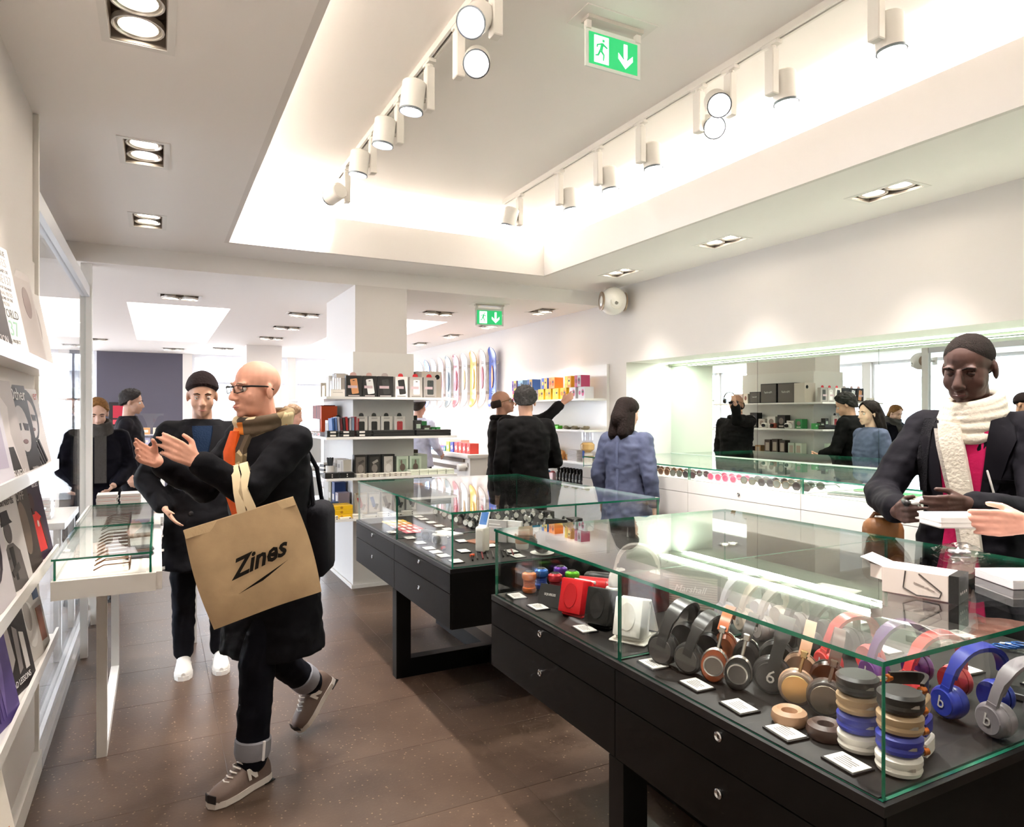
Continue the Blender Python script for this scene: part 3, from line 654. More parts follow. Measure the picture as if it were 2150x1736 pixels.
for (x, y), c, L, lg in (((1.70, 1.735), '#c9c6d2', 'pale silver on-ear headphones in the rear row', 'b'), ((1.70, 1.65), '#d8c9b8', 'cream on-ear headphones in the rear row', 'b'), ((1.69, 1.565), '#a49c98', 'stone grey on-ear headphones in the rear row', 'b'),
                     ((1.70, 1.475), '#2a2726', 'black on-ear headphones behind the black studio pair', 'b'), ((1.69, 1.385), '#1d1c1c', 'glossy black on-ear headphones behind the gold pair', 'b'), ((1.61, 1.265), '#e0403f', 'coral red headphones beside the dark brown disc pair', 'b'),
                     ((1.66, 1.165), '#6a3a86', 'purple headphones between the two red pairs', 'b'), ((1.655, 1.065), '#e2474a', 'bright red headphones next to the blue pair', 'b'), ((1.645, .965), '#2436a0', 'royal blue headphones between red and grey pairs', 'b'),
                     ((1.64, .862), '#8a8388', 'large grey headphones at the counter end', 'b')):
    headphones(L, near(x, y, A2), A2, R_(10), c, c, c, c, c, 'solid', 1.02, lg)
headphones('white headphones with a big round band behind the pill speaker', (1.74, 2.25, ZC), R_(-40), R_(6), '#efe9e2', '#e9e2da', '#f0ebe4', '#f4f0ea', '#e4ddd4', 'solid', 1.08)
# four folded headphones lying in two towers of cups
for k, (c, L) in enumerate((('#efe9df', 'white folded headphones at the bottom of the stack'), ('#2432a0', 'blue folded headphones stacked on the white pair'), ('#b0936f', 'tan folded headphones stacked on the blue pair'), ('#1f1c1a', 'black folded headphones on top of the stack'))):
    o = thing('folded_headphones', L, 'headphones', (1.325, .912, ZC+k*.0405), R_(-8+k*2)); m = pm(c, .4, coat=.1)
    for sy in (-1, 1):
        cpt = MB(Matrix.Translation((0, sy*.049, 0))).lathe([(.03, .0), (.040, .004), (.043, .012), (.041, .019), (.043, .024), (.043, .033), (.036, .039), (.0, .040)], 28).build('ear_cup', m, o, True)
        MB(Matrix.Translation((0, sy*.049, 0))).cyl((.035, sy*.0, .02), (.085, -sy*.012, .02), .007, .005, 10).build('steel_arm', CHROME, cpt, True)
        MB(Matrix.Translation((0, sy*.049, 0))).lathe([(.008, .0), (.008, .012)], 12, 'X', c=(.078, -sy*.011, .02)).build('copper_ring', pm('#c96a2a', .3, .8), cpt, True)
        MB(Matrix.Translation((0, sy*.049, 0))).band([(.032*math.cos(a), sy*.0+.0435*math.sin(a)*1, .0215) for a in [R_(-150+i*10)*1 for i in range(6)]], (0, 0, 1), .006, .0025).build('vent', pm('#c6c2bb', .3, .8), cpt)
    P = [(.085+.05*math.sin(PI*i/12)*1.2, -.037+.074*i/12, .02) for i in range(13)]; MB().band(P, (0, 0, 1), .026, .008).build('headband', m, o, True, 50)
# ear pads of the disc pairs
for (x, y), c, L in (((1.30, 1.115), '#b08a6c', 'beige round ear pad lying before the gold headphones'), ((1.315, 1.03), '#4b362e', 'dark brown round ear pad before the brown headphones')):
    o = thing('ear_pad', L, 'ear pad', (x, y, ZC)); MB().lathe([(.022, .004), (.036, 0), (.041, .012), (.038, .026), (.028, .033), (.018, .028), (.014, .012)], 26).build('cushion', pm(c, .45), o, True)
    MB().lathe([(.002, .008), (.022, .008), (.022, .011), (.002, .011)], 20).build('mesh_screen', pm('#191514', .7), o)
# mini capsule speakers
for (x, y), c, c2, L in (((1.319, 2.40), '#e07a1c', '#b4571a', 'orange metal mini capsule speaker'), ((1.390, 2.428), '#3f74c8', '#24449a', 'blue metal mini capsule speaker'), ((1.398, 2.33), '#c9323c', '#8c2028', 'red metal mini capsule speaker'),
                     ((1.480, 2.425), '#6a3aa0', '#48257a', 'purple metal mini capsule speaker'), ((1.480, 2.335), '#6cc42c', '#3f8a1c', 'lime green metal mini capsule speaker')):
    o = thing('mini_speaker', L, 'speaker', (x, y, ZC))
    MB().lathe([(.02, 0), (.026, .004), (.029, .012), (.027, .022), (.022, .026)], 24).build('base', pm(c2, .28, .6), o, True)
    MB().lathe([(.020, .026), (.024, .029), (.020, .032), (.024, .035), (.020, .038), (.024, .041), (.020, .044), (.024, .047), (.02, .05)], 24).build('bellows', pm(c2, .5), o, True)
    MB().lathe([(.021, .05), (.028, .055), (.031, .066), (.028, .078), (.018, .084), (.016, .082)], 24).build('top_shell', pm(c, .25, .6, coat=.3), o, True)
    MB().lathe([(.018, .083), (.015, .0865), (.0, .084)], 20, caps=False).build('grille', pm('#191716', .4), o, True)
# leaflet and radios
o = thing('leaflet', 'folded black leaflet with white print leaning before the red radio', 'leaflet', (1.30, 2.2, ZC), R_(-62)); MB().band([(0, -.02, 0), (0, .012, .075), (0, .05, 0)], (1, 0, 0), .10, .0015).build('sheet', pm('#2b2826', .5), o)
text(o, 'SQUEEZE', .012, (.0, -.0046, .042), (R_(66), 0, 0), CARDW)
def radio(label, loc, rz, c, dial, stand):
    o = thing('radio', label, 'radio', loc, rz, None); b = MB(Matrix.Translation((0, 0, .068)) @ Matrix.Rotation(R_(-14), 4, 'X')).rbox(0, 0, 0, .092, .062, .118, .005, 2).build('cabinet', pm(c, .35), o, True)
    M = Matrix.Translation((0, 0, .068)) @ Matrix.Rotation(R_(-14), 4, 'X')
    MB(M).prism(ellpoly(0, .002, .026, .042, 28), -.034, -.031, 'Y').build('speaker_oval', pm(dial, .5), b)
    MB(M).rbox(0, .040, .0, .092, .014, .112, .004).build('back_cover', pm(c, .35), o)
    if stand:
        MB(M).rbox(0, .052, .055, .085, .02, .012, .003).build('handle', pm('#efeae2', .35), o); 
    MB().rbox(0, .02, .006, .088, .085, .012, .004).build('foot', pm(c, .35), o)
    return o
radio('red square radio with an oval speaker', (1.315, 2.055, ZC), R_(-66), '#d3161f', '#c0141c', True)
radio('black square radio beside the red one', (1.325, 1.905, ZC), R_(-66), '#161413', '#201d1c', False)
o = radio('white square radio on a tray with an open lid', (1.325, 1.745, ZC+.006), R_(-60), '#f1ede6', '#e6e1d8', False)
MB().rbox(.0, .03, -.002, .12, .14, .008, .003).build('tray', pm('#ebe5db', .35), o); MB(Matrix.Translation((.0, .075, .062)) @ Matrix.Rotation(R_(28), 4, 'X')).rbox(0, 0, 0, .1, .01, .13, .003).build('lid', pm('#f2ede6', .35), o)
def pill(label, loc, rz, c):
    o = thing('pill_speaker', label, 'speaker', loc, rz); MB().lathe([(.004, -.095), (.018, -.094), (.026, -.086), (.029, -.07), (.0295, .07), (.026, .086), (.018, .094), (.004, .095)], 24, 'X', c=(0, 0, .0305)).build('shell', pm(c, .3, coat=.3), o, True)
    for sx in (-.07, .07): MB().lathe([(.0296, -.001), (.0302, 0), (.0296, .001)], 24, 'X', c=(sx, 0, .0305), caps=False).build('seam', pm('#3a1012' if c != '#1c1a1a' else '#0c0b0b', .4), o)
    text(o, 'b', .03, (0, -.0302, .033), (PI/2, 0, 0), pm('#e8d8d8', .4)); return o
pill('red pill shaped bluetooth speaker', (1.545, 2.30, ZC), R_(-52), '#d0161e'); pill('black pill shaped bluetooth speaker behind the red one', (1.645, 2.33, ZC), R_(-52), '#1c1a1a')
o = thing('white_speaker', 'small white two part speaker on a black plinth', 'speaker', (1.575, 2.175, ZC)); MB().rbox(0, 0, .008, .07, .07, .016, .003).build('plinth', BLK2, o)
MB().rbox(0, 0, .032, .06, .06, .03, .012, 3).build('base', pm('#efeae2', .3), o, True); MB().lathe([(.012, .047), (.026, .05), (.028, .06), (.024, .085), (.018, .105), (.006, .108)], 20).build('head', pm('#f2eee7', .3), o, True)
carton('dark red wooden box speaker behind the radios', (1.60, 2.03, ZC), (.17, .09, .12), '#3b1416', R_(-85), None, [('frame', rpoly(0, .06, .185, .105), '#2a0d0f'), ('grille', rpoly(0, .06, .165, .088), '#451a1c')], 'box_speaker', 'speaker', rough=.2)
o = carton('black guitar amp style speaker with striped grille and script lettering', (1.755, 1.935, ZC), (.22, .11, .15), '#1c1918', R_(-58), None, [('grille', rpoly(0, .07, .20, .12), '#8d8378')], 'amp_speaker', 'speaker')
gr = [c for c in o.children][0]
for i in range(14): MB().box(-.098, .098, -.0565, -.0560, .014+i*.0084, .017+i*.0084).build('grille_line', pm('#bdb3a6', .5), gr)
text(gr, 'Marshall', .034, (0, -.0575, .08), (PI/2, 0, 0), pm('#ece8e2', .3), shear=.35)
for i in range(5): MB().lathe([(.005, .15), (.005, .156)], 10, c=(-.06+i*.03, .02, 0)).build('knob', pm('#c8a860', .3, .8), o)
# rear goods
for (x, y), w, d, h, c, L in (((2.0, 2.2), .2, .12, .09, '#2b2725', 'black speaker box in the rear of the long counter'), ((2.05, 1.75), .18, .1, .07, '#3c3633', 'charcoal gadget box in the rear of the counter'), ((2.28, 1.75), .16, .12, .05, '#d9d3cc', 'pale grey gadget box by the rear glass'),
                           ((1.98, 1.45), .09, .06, .035, '#171514', 'small black recorder lying in the counter'), ((2.12, 1.3), .1, .05, .02, '#201d1c', 'slim black player lying in the counter'), ((1.93, .95), .11, .06, .018, '#1c1a19', 'slim black remote with silver keys near the blue headphones'),
                           ((2.3, .92), .1, .07, .03, '#26201e', 'small dark case at the counter end')):
    carton(L, (x, y, ZC), (w, d, h), c, R_(-80), None, [('panel', rpoly(0, h/2, w*.8, h*.6), '#4a4441')], 'gadget_box')
o = thing('earphones', 'blue corded white earphones coiled near the rear glass', 'earphones', (2.28, 1.17, ZC), R_(-60))
MB().tube([(.03*math.cos(a*.8)+.002*a, .022*math.sin(a*.8), .006+.0006*a) for a in range(34)], .0022, 6).build('cord', pm('#1763b8', .4), o, True)
for sx in (-1, 1):
    e = MB().cap((-.05, sx*.02, .008), (-.07, sx*.03, .008), .006, .008).build('earbud', pm('#f2efec', .3), o, True); MB().tube([(-.05, sx*.02, .007), (-.025, sx*.012, .005), (0, 0, .006)], .0016, 6).build('lead', pm('#1763b8', .4), e)
MB().cap((-.0, 0, .016), (.03, .004, .016), .004, .004).build('clip', pm('#eef2f6', .3), o, True)
o = thing('cable', 'black looped audio cable with a silver jack behind the grey headphones', 'cable', (1.86, .86, ZC)); MB().tube([(.05*math.cos(a*.7), .035*math.sin(a*.7), .006+.0008*a) for a in range(20)], .0035, 6).build('cord', pm('#161414', .5), o, True); MB().cyl((.04, .02, .02), (.065, .03, .02), .004).build('plug', STEEL, o)
o = thing('earplug', 'tiny yellow ear tip behind the blue headphones', 'ear tip', (1.88, 1.06, ZC)); MB().lathe([(.004, 0), (.0075, .003), (.006, .012), (.002, .015)], 14).build('tip', pm('#d8b820', .4), o, True)

# ------------------------------------------------------------------ on top of the counter
ZT = 1.0425
a = R_(-74); o = thing('phone_case_package', 'white opened cardboard package with a black end lying on the counter glass', 'package', (1.72, 1.06, ZT), a)
MB().rbox(-.01, 0, .033, .15, .085, .066, .002).build('box', pm('#f1e4dc', .5), o); MB().box(.065, .086, -.0426, .0426, .0, .0662).build('end_cap', pm('#171413', .4), o)
MB(Matrix.Translation((-.085, 0, .064)) @ Matrix.Rotation(R_(18), 4, 'Y')).box(-.055, 0, -.042, .042, 0, .0015).build('flap', pm('#f4e9e2', .5), o)
MB(Matrix.Translation((-.085, -.042, .05)) @ Matrix.Rotation(R_(-30), 4, 'Z')).box(-.04, 0, 0, .0015, -.02, .014).build('flap', pm('#f4e9e2', .5), o)
MB().box(-.05, .05, -.03, .03, .066, .0664).build('window', pm('#e3cfc6', .25), o)
MB().tube([(-.03, -.0432, .062), (-.035, -.0432, .02), (-.005, -.0432, .006), (.045, -.0432, .008), (.05, -.0432, .022), (.0, -.0432, .06)], .0016, 6).build('drawing', pm('#4a403c', .5), o)
text(o, 'premium silicone', .007, (.012, -.0434, .03), (PI/2, R_(18), 0), pm('#a89890', .5))
for i in range(4): MB().box(.0862, .0866, -.03+i*.016, -.024+i*.016, .02, .026).build('mark', pm('#d8d0cc', .5), o)
o = thing('notepad', 'white notepad with a dark pen on it beside the package', 'notepad', (2.10, 1.00, ZT), R_(-28))
MB().rbox(0, 0, .010, .21, .15, .020, .0015).build('pages', pm('#e6e3e6', .6), o); MB().box(-.105, .105, -.075, .075, .0201, .024).build('top_sheet', pm('#f5f3f4', .6), o)
single('pen', MB().cap((0, 0, .005), (.12, .03, .005), .0042, .0036), pm('#2a1f22', .3), 'dark pen lying on the white notepad', 'pen', (2.05, .99, ZT+.024), R_(-25), smooth=True)
random.seed(4); o = thing('plastic_bag', 'small crumpled clear plastic bag on the counter glass', 'plastic bag', (2.33, 1.32, ZT), R_(-40)); m = MB(); nx, ny = 14, 9
PL = glass_mat('clear_plastic', (.93, .93, .95), .16, 1.0)
vs = [((i/(nx-1)-.5)*.15, (j/(ny-1)-.5)*.08, .004+.028*max(0, 1-((i/(nx-1)-.5)*2)**2)*max(0, 1-((j/(ny-1)-.5)*2)**2)+random.uniform(0, .007)) for i in range(nx) for j in range(ny)]
m.add(vs, [(i*ny+j, (i+1)*ny+j, (i+1)*ny+j+1, i*ny+j+1) for i in range(nx-1) for j in range(ny-1)]); m.build('film', PL, o)
MB().rbox(0, 0, .006, .06, .03, .01, .003).build('contents', pm('#b8b4b8', .4), o)

# ------------------------------------------------------------------ goods in the middle table
CL = [(1.331, 4.16), (1.25, 3.98), (1.285, 3.755), (1.285, 3.585), (1.275, 3.42), (1.272, 3.31), (1.272, 3.205), (1.28, 3.06)]
for i_, (x, y) in enumerate(CL): dup(base_card, (x, y, ZC), R_(-92), ORD[i_]+' white price card from the pillar end along the watch table aisle edge', 'aisle edge price cards of the watch table')
for i_, (x, y) in enumerate(((1.602, 4.5), (1.592, 4.376), (1.588, 4.219), (1.586, 4.071), (1.588, 3.93))): dup(base_card, (x, y, ZC), R_(-92), ORD[i_]+' white price card from the pillar end in the line before the watches', 'price cards before the watches')
for (x, y), L in zip(((1.46, 3.69), (1.51, 3.53), (1.41, 3.27), (1.70, 3.61), (1.60, 3.335), (1.625, 3.15), (1.60, 3.03)), ('price card beside the pink phone cases', 'price card behind the compact camera', 'price card before the white retro stand', 'price card beside the grey info signs', 'price card before the paper tumbler', 'price card between tumbler and pens', 'price card before the dark puck speaker')):
    dup(base_card, (x, y, ZC), R_(-92), 'white '+L)
for i, c in enumerate(('#d9b23c', '#c8883a', '#b85a52', '#b0454a', '#c2606a')):
    o = thing('phone_case', ('yellow', 'ochre', 'brick red', 'crimson', 'pink')[i]+' striped phone case lying in the watch table', 'phone case', (1.385, 4.36-i*.105, ZC), R_(-90)); MB().rbox(0, 0, .004, .08, .15, .008, .004).build('shell', pm(c, .4), o)
    for k in range(3): MB().box(-.036, .036, -.055+k*.04, -.035+k*.04, .008, .0086).build('stripe', pm('#e8d8cf', .5), o)
o = thing('stand_camera', 'white retro computer shaped phone stand with a phone in its top', 'phone stand', (1.494, 3.22, ZC), R_(-60)); MB().rbox(0, 0, .066, .06, .055, .132, .012, 3).build('body', pm('#e9e3d8', .4), o, True)
MB().prism(rpoly(0, .07, .04, .09, 0, .01), -.0285, -.0275, 'Y').build('face', pm('#ddd6ca', .4), o); MB(Matrix.Translation((0, .01, .15)) @ Matrix.Rotation(R_(-22), 4, 'X')).rbox(0, 0, .02, .055, .008, .09, .003).build('phone', pm('#eef2f6', .3), o); MB(Matrix.Translation((0, .01, .15)) @ Matrix.Rotation(R_(-22), 4, 'X')).box(-.022, .022, -.0046, -.004, -.012, .055).build('screen', pm('#4a78b8', .2), o)
o = thing('tumbler', 'paper tumbler with a cork sleeve beside the info signs', 'tumbler', (1.716, 3.2, ZC)); MB().lathe([(.032, 0), (.034, .004), (.04, .1), (.038, .102), (.030, .006)], 24).build('cup', pm('#efe9df', .5), o, True); MB().lathe([(.0362, .03), (.0402, .08)], 24, caps=False).build('sleeve', pm('#b88d6c', .6), o, True)
o = thing('puck_speaker', 'dark round speaker on a white saucer in the watch table', 'speaker', (1.74, 3.03, ZC)); MB().lathe([(.03, 0), (.06, .006), (.061, .009), (.03, .004)], 28).build('saucer', pm('#eee8df', .3), o, True); MB().ell((0, 0, .035), (.042, .038, .03), 20, 12).build('shell', pm('#1b1817', .5), o, True)
for (x, y), L, c in (((1.69, 3.44), 'pale grey upright info sign in the watch table', '#b9b5b2'), ((1.75, 3.38), 'white upright info sign beside the grey one', '#ece9e4')):
    o = thing('info_sign', L, 'sign', (x, y, ZC), R_(-55)); MB().box(-.06, .06, -.01, .01, 0, .12).build('panel', pm(c, .3), o); MB().box(-.05, .02, -.0106, -.01, .095, .1).box(-.05, .03, -.0106, -.01, .08, .084).build('print', pm('#f8f6f4', .5), o)
single('dark_panel', MB().rbox(0, 0, .06, .13, .012, .12, .002), BLK2, 'black upright display board behind the white info sign', 'sign', (2.0, 3.32, ZC), R_(-50))
for (x, y), L, c in (((1.36, 3.66), 'grey compact camera on the watch table', '#4a4745'), ((1.37, 3.51), 'silver compact camera beside the price cards', '#b9b3ac')):
    o = thing('compact_camera', L, 'camera', (x, y, ZC), R_(-70)); MB().rbox(0, 0, .03, .10, .035, .055, .006).build('body', pm(c, .4), o); MB().lathe([(.022, -.018), (.022, -.04), (.018, -.042), (.012, -.034), (.0, -.034)], 20, 'Y', c=(.012, 0, .03)).build('lens', pm('#1b1918', .25), o, True); MB().lathe([(.008, .057), (.008, .064)], 12, c=(-.03, 0, 0)).build('dial', STEEL, o)
single('card_folder', MB().box(-.08, .08, -.06, .06, 0, .006), pm('#8a5a44', .5), 'brown card folder under the retro stand price card', 'folder', (1.60, 3.46, ZC), R_(-75))
single('white_board', MB().box(-.09, .09, -.05, .05, 0, .008), pm('#dcd8d6', .5), 'pale slanted info board near the retro stand', 'sign', (1.53, 3.80, ZC), R_(-70))
for i in range(9):
    single('pen', MB().cap((0, 0, .006), (.15, .015, .006), .0045, .004), pm(('#151312', '#2b2624', '#6b1d1d')[i % 3], .35), ORD[i]+' pen from the aisle in the fan of slim dark pens', 'pen', (1.36+i*.028, 3.045+.006*(i % 2), ZC), R_(62), 'fan of pens in the watch table', True)
for i, (x, y, c) in enumerate(((1.34, 3.38, '#b8302c'), (1.40, 3.14, '#d8552c'))): single('usb_stick', MB().rbox(0, 0, .006, .03, .014, .012, .002), pm(c, .4), ('red usb stick between aisle price cards', 'orange usb stick beside the pens')[i], 'usb stick', (x, y, ZC), .6)
# watches in rows
wb = thing('wristwatch', 'black strapped wristwatch standing in rows in the watch table', 'watch', (1.74, 4.5, ZC), R_(-40), 'rows of wristwatches')
MB().tube([(.0, .03*math.cos(2*PI*i/18), .031+.03*math.sin(2*PI*i/18)) for i in range(18)], .0085, 6, closed=True, flat=None).build('strap', pm('#171413', .5), wb, True)
MB().lathe([(.019, -.004), (.021, 0), (.019, .006)], 20, 'Y', c=(0, -.034, .034)).build('case', pm('#8d8780', .25, .9), wb, True)
MB().lathe([(.0165, -.0405), (.0165, -.04)], 20, 'Y', c=(0, .0, .034)).build('dial', pm('#e3ded6', .4), wb)
cnt = 0
for r in range(5):
    for k in range(9):
        x = 1.74+r*.135; y = 4.5-k*.135
        if (r == 0 and k == 0) or (r < 2 and k > 5): continue
        if abs(y-3.78) < .05: y += .06
        if abs(x-2.0) < .1 and abs(y-3.32) < .12: continue
        dup(wb, (x, y, ZC), R_(-40+random.uniform(-25, 25)), None)
for i in range(3): carton(ORD[i]+' black watch box from the pillar end of the watch table', (2.36, 4.4-i*.35, ZC), (.08, .08, .05), '#1a1716', R_(-90), 'black watch boxes', [('label', rpoly(0, .025, .05, .02), '#cfc8c0')], 'watch_box')

# ------------------------------------------------------------------ spectacles on the white table
def spectacles(label, loc, rz, c, lens, group=None, open_=True, name='spectacles', s=1.0, round_=False):
    o = thing(name, label, 'sunglasses' if name == 'sunglasses' else 'spectacles', loc, rz, group); o.scale = (s, s, s); m = pm(c, .3, coat=.2)
    # lenses stand in the local xz plane, temples run to +y
    f = MB(); ln = []
    for sx in (-1, 1):
        n = 18; P = [(sx*.034+.026*math.cos(2*PI*i/n), 0, .024+(.024 if round_ else .021)*math.sin(2*PI*i/n)*(1 if math.sin(2*PI*i/n) < 0 else .9)) for i in range(n)]
        MB().tube(P, .0028, 6, closed=True).build('rim', m, o, True); MB().prism([(p[0], p[2]) for p in P], -.0006, .0006, 'Y').build('lens', lens, o)
        MB().tube([(sx*.060, 0, .032), (sx*.066, .006, .032), (sx*.067, .09, .030), (sx*.066, .125, .012)], [.003, .003, .0022, .0026], 6).build('temple', m, o, True)
    MB().tube([(-.009, 0, .028), (0, -.001, .031), (.009, 0, .028)], .0025, 6).build('bridge', m, o, True)
    return o
CLR = glass_mat('lens_clear', (.93, .93, .92), .05)
sp = spectacles('first tortoiseshell spectacles from the near table end, temples open', (-.10, 3.25, .8645), R_(90), '#6b4520', CLR, 'row of tortoiseshell spectacles')
for i in range(1, 9):
    o = dup(sp, (-.10, 3.25+i*.10, .8645), R_(90), ORD[i]+' tortoiseshell spectacles from the near table end, temples open'); o.location.x += -.004*i
for i in range(6): o = dup(sp, (-.14, 4.32+i*.07, .8645), R_(90), 'dark tortoiseshell spectacles at the far end of the white table', 'dark spectacles at the table end')
for i in range(5): single('leather_case', MB().rbox(0, 0, .008, .10, .045, .016, .005), pm(('#4a4a50', '#5d5a5e', '#7a5238', '#2c2a2c', '#6c6a70')[i], .5), ('steel grey', 'mid grey', 'tan brown', 'near black', 'light grey')[i]+' leather spectacle case on the white table', 'spectacle case', (-.075+.012*(i % 2), 3.44+i*.055, .8645), R_(4))
for i in range(8): single('card_case', MB().rbox(0, 0, .006, .022, .075, .012, .003), pm('#a8907c' if i % 2 else '#8a6a50', .5), 'small striped leather card case in a rank on the white table', 'card case', (-.15+i*.016, 4.02+i*.004, .8645), R_(0), 'rank of leather card cases')
single('purple_wallet', MB().rbox(0, 0, .006, .1, .07, .012, .004), pm('#8a6a9a', .5), 'lilac wallet at the far end of the white table', 'wallet', (-.09, 4.58, .8645)); single('red_wallet', MB().rbox(0, 0, .004, .1, .05, .008, .003), pm('#b06a78', .5), 'rose wallet before the lilac one', 'wallet', (-.09, 4.50, .8645))
# stacks of white paperbacks
for s_, (bx, by) in enumerate(((-.29, 5.2), (-.155, 5.2), (.02, 5.2), (.145, 5.2))):
    st = ('stack beside the glass partition', 'stack second from the glass partition', 'stack after the gap', 'stack beside the man in the beanie')[s_]
    for k in range(6):
        b = thing('paperback', ORD[k]+' white paperback from the bottom, '+st, 'book', (bx+random.uniform(-.003, .003), by+random.uniform(-.004, .004), .84+k*.023), R_(random.uniform(-1.5, 1.5)), 'white paperback '+st)
        MB().box(-.058, .058, -.085, .085, .0, .0015).box(-.058, .058, -.085, .085, .0205, .022).box(-.0585, -.057, -.085, .085, .0015, .0205).build('cover', pm('#e9e3de', .5), b)
        MB().box(-.056, .056, -.083, .083, .0015, .0205).build('pages', pm('#cfc6bf', .8), b)
        MB().box(-.05, .05, -.0852, -.085, .002, .004).build('spine_line', pm('#c06a5a', .6), b)

# ------------------------------------------------------------------ sunglasses in the niche counter
LD = pm('#3b3230', .08, coat=.5); LB = pm('#5a3a26', .08, coat=.5); LPK = pm('#c25a74', .1, coat=.5); LG = pm('#6a6c62', .1, coat=.5); LBl = pm('#5a7088', .1, coat=.5)
row = [(3.70, 4.72, '#2a1d18', LD), (3.67, 4.56, '#5a3320', LB), (3.67, 4.40, '#7a4a28', LB), (3.66, 4.24, '#3a2a22', LG), (3.66, 4.09, '#1e1a18', LD), (3.70, 3.86, '#c98a98', LPK), (3.69, 3.70, '#d08a9a', LPK), (3.71, 3.54, '#4a4440', LG), (3.71, 3.38, '#3a3632', LD),
       (3.70, 3.24, '#6a5844', LG), (3.70, 3.08, '#2a2624', LD)]
nm = ['near black round', 'brown', 'amber brown', 'olive brown', 'glossy black', 'rose pink', 'soft pink', 'taupe', 'dark taupe', 'sand framed', 'graphite']
protos = {}
for (x, y, c, l), n_ in zip(row, nm):
    for k in range(2):
        xx = x+k*.16; yy = y+k*.02
        spectacles(n_+' sunglasses '+('by the front glass below the mirror' if k == 0 else 'in the second row below the mirror'), (xx, yy, 1.0), R_(-90), c, l, None, name='sunglasses', s=1.12, round_=k == 0)
for i in range(5): spectacles(ORD[i]+' blue tinted sunglasses from the niche end in the back row', (4.28, 4.2-i*.3, 1.0), R_(-90), '#8a9098', LBl, 'blue tinted back row sunglasses', name='sunglasses', s=1.12)
for (x, y), (w, d), c, L in (((3.74, 2.78), (.20, .10), '#3a423c', 'dark green leather wallet before the mirror'), ((3.77, 2.60), (.2, .10), '#2e302e', 'black leather wallet with stitched edge'), ((4.05, 2.82), (.2, .12), '#2f8a4e', 'bright green leather wallet'), ((4.05, 2.60), (.2, .12), '#35935a', 'second bright green leather wallet by the dividing glass'), ((3.95, 2.40), (.22, .1), '#8a7a68', 'taupe leather wallet lying open'), ((3.70, 2.36), (.2, .1), '#3c4a44', 'deep green leather wallet nearest the scarf man')):
    o = thing('wallet', L.replace('nearest', 'next to'), 'wallet', (x, y, 1.0), R_(-80)); MB().rbox(0, 0, .006, w, d, .012, .004).build('cover', pm(c, .5, bump=.1, scale=200.), o); MB().box(-w/2+.004, w/2-.004, -d/2-.001, -d/2+.004, .004, .008).build('edge', pm('#d8d0c0', .6), o)
# ------------------------------------------------------------------ goods on the pillar shelves (front side looks along -y)
Z1, Z2, Z3, Z4 = SZ
def phone(x, z, w, h, col, a=0.): return [('picture', rpoly(x, z, w, h, a, .008), col), ('picture', rpoly(x+math.sin(-a)*h*.38, z+math.cos(a)*h*.38, w*.3, h*.05, a), '#2a2624')]
def tabpack(label, x, y, z, w, d, h, col, items, tab, group=None, rz=0, name='phone_case_box'):
    o = carton(label, (x, y, z), (w, d, h), col, rz, group, items, name); MB().prism([(-w*.22, h), (w*.22, h), (w*.18, h+.02), (w*.08, h+.028), (-w*.08, h+.028), (-w*.18, h+.02)], -.001, .001, 'Y').build('hang_tab', pm(tab, .4), o); return o
W_, B_ = '#ece6df', '#1f1b1a'
for x0, x1, c, ph, tb, L in ((1.377, 1.512, B_, '#d99a6a', '#e2b8b0', 'black phone case box picturing a copper phone'), (1.518, 1.638, B_, '#ecebea', '#e2b8b0', 'black phone case box picturing a white phone'), (1.643, 1.784, B_, '#3a3838', '#c8b8b4', 'black phone case box picturing a dark phone'),
                           (1.797, 1.908, '#f1ece7', '#2b2929', '#d0202a', 'white phone case box picturing a black phone'), (1.925, 2.044, '#b9b2ac', '#f2f0ee', '#d0202a', 'grey box showing a white phone case'), (2.05, 2.172, '#a9a29d', '#3d4140', '#d0202a', 'grey box showing a dark green phone case')):
    w = x1-x0-.004; it = phone(.004, .09, .058, .125, ph, R_(8) if x0 < 1.9 else 0)+[('label', rpoly(-.012, .085, w*.6, .022), '#cdb4ba'), ('foot_print', rpoly(0, .012, w*.7, .007), '#d8cfcb' if c == B_ else '#8a827c')]
    tabpack(L+' on the top shelf', (x0+x1)/2, 5.66, Z1, w, .05, .178, c, it, tb)
for i, (x, c) in enumerate(((1.520, '#1c1a1a'), (1.628, '#141212'), (1.735, '#2d2a2a'), (1.851, '#c0363c'))):
    tabpack('white hanging box picturing a '+('black', 'glossy black', 'charcoal', 'red')[i]+' phone case on the second shelf', x, 5.69, Z2, .098, .03, .165, '#e6e0d9', phone(0, .07, .05, .105, c)+[('label', rpoly(0, .15, .05, .012), '#bfb8b2')], '#171413')
for i, (x0, x1) in enumerate(((1.195, 1.29), (1.30, 1.42), (1.43, 1.56), (1.57, 1.93), (1.94, 2.26))):
    for k in range(2):
        o = carton(('lower', 'upper')[k]+' flat black box of the '+ORD[i]+' pair from the aisle on the second shelf', ((x0+x1)/2, 5.555, Z2+k*.026), (x1-x0-.006, .09, .025), '#191615', 0, 'flat black boxes on the second shelf', [('label', rpoly(-(x1-x0)/2+.05 if i < 3 else 0, .0125, .045, .014), '#e6e0d8')] if i < 3 else [], 'flat_box')
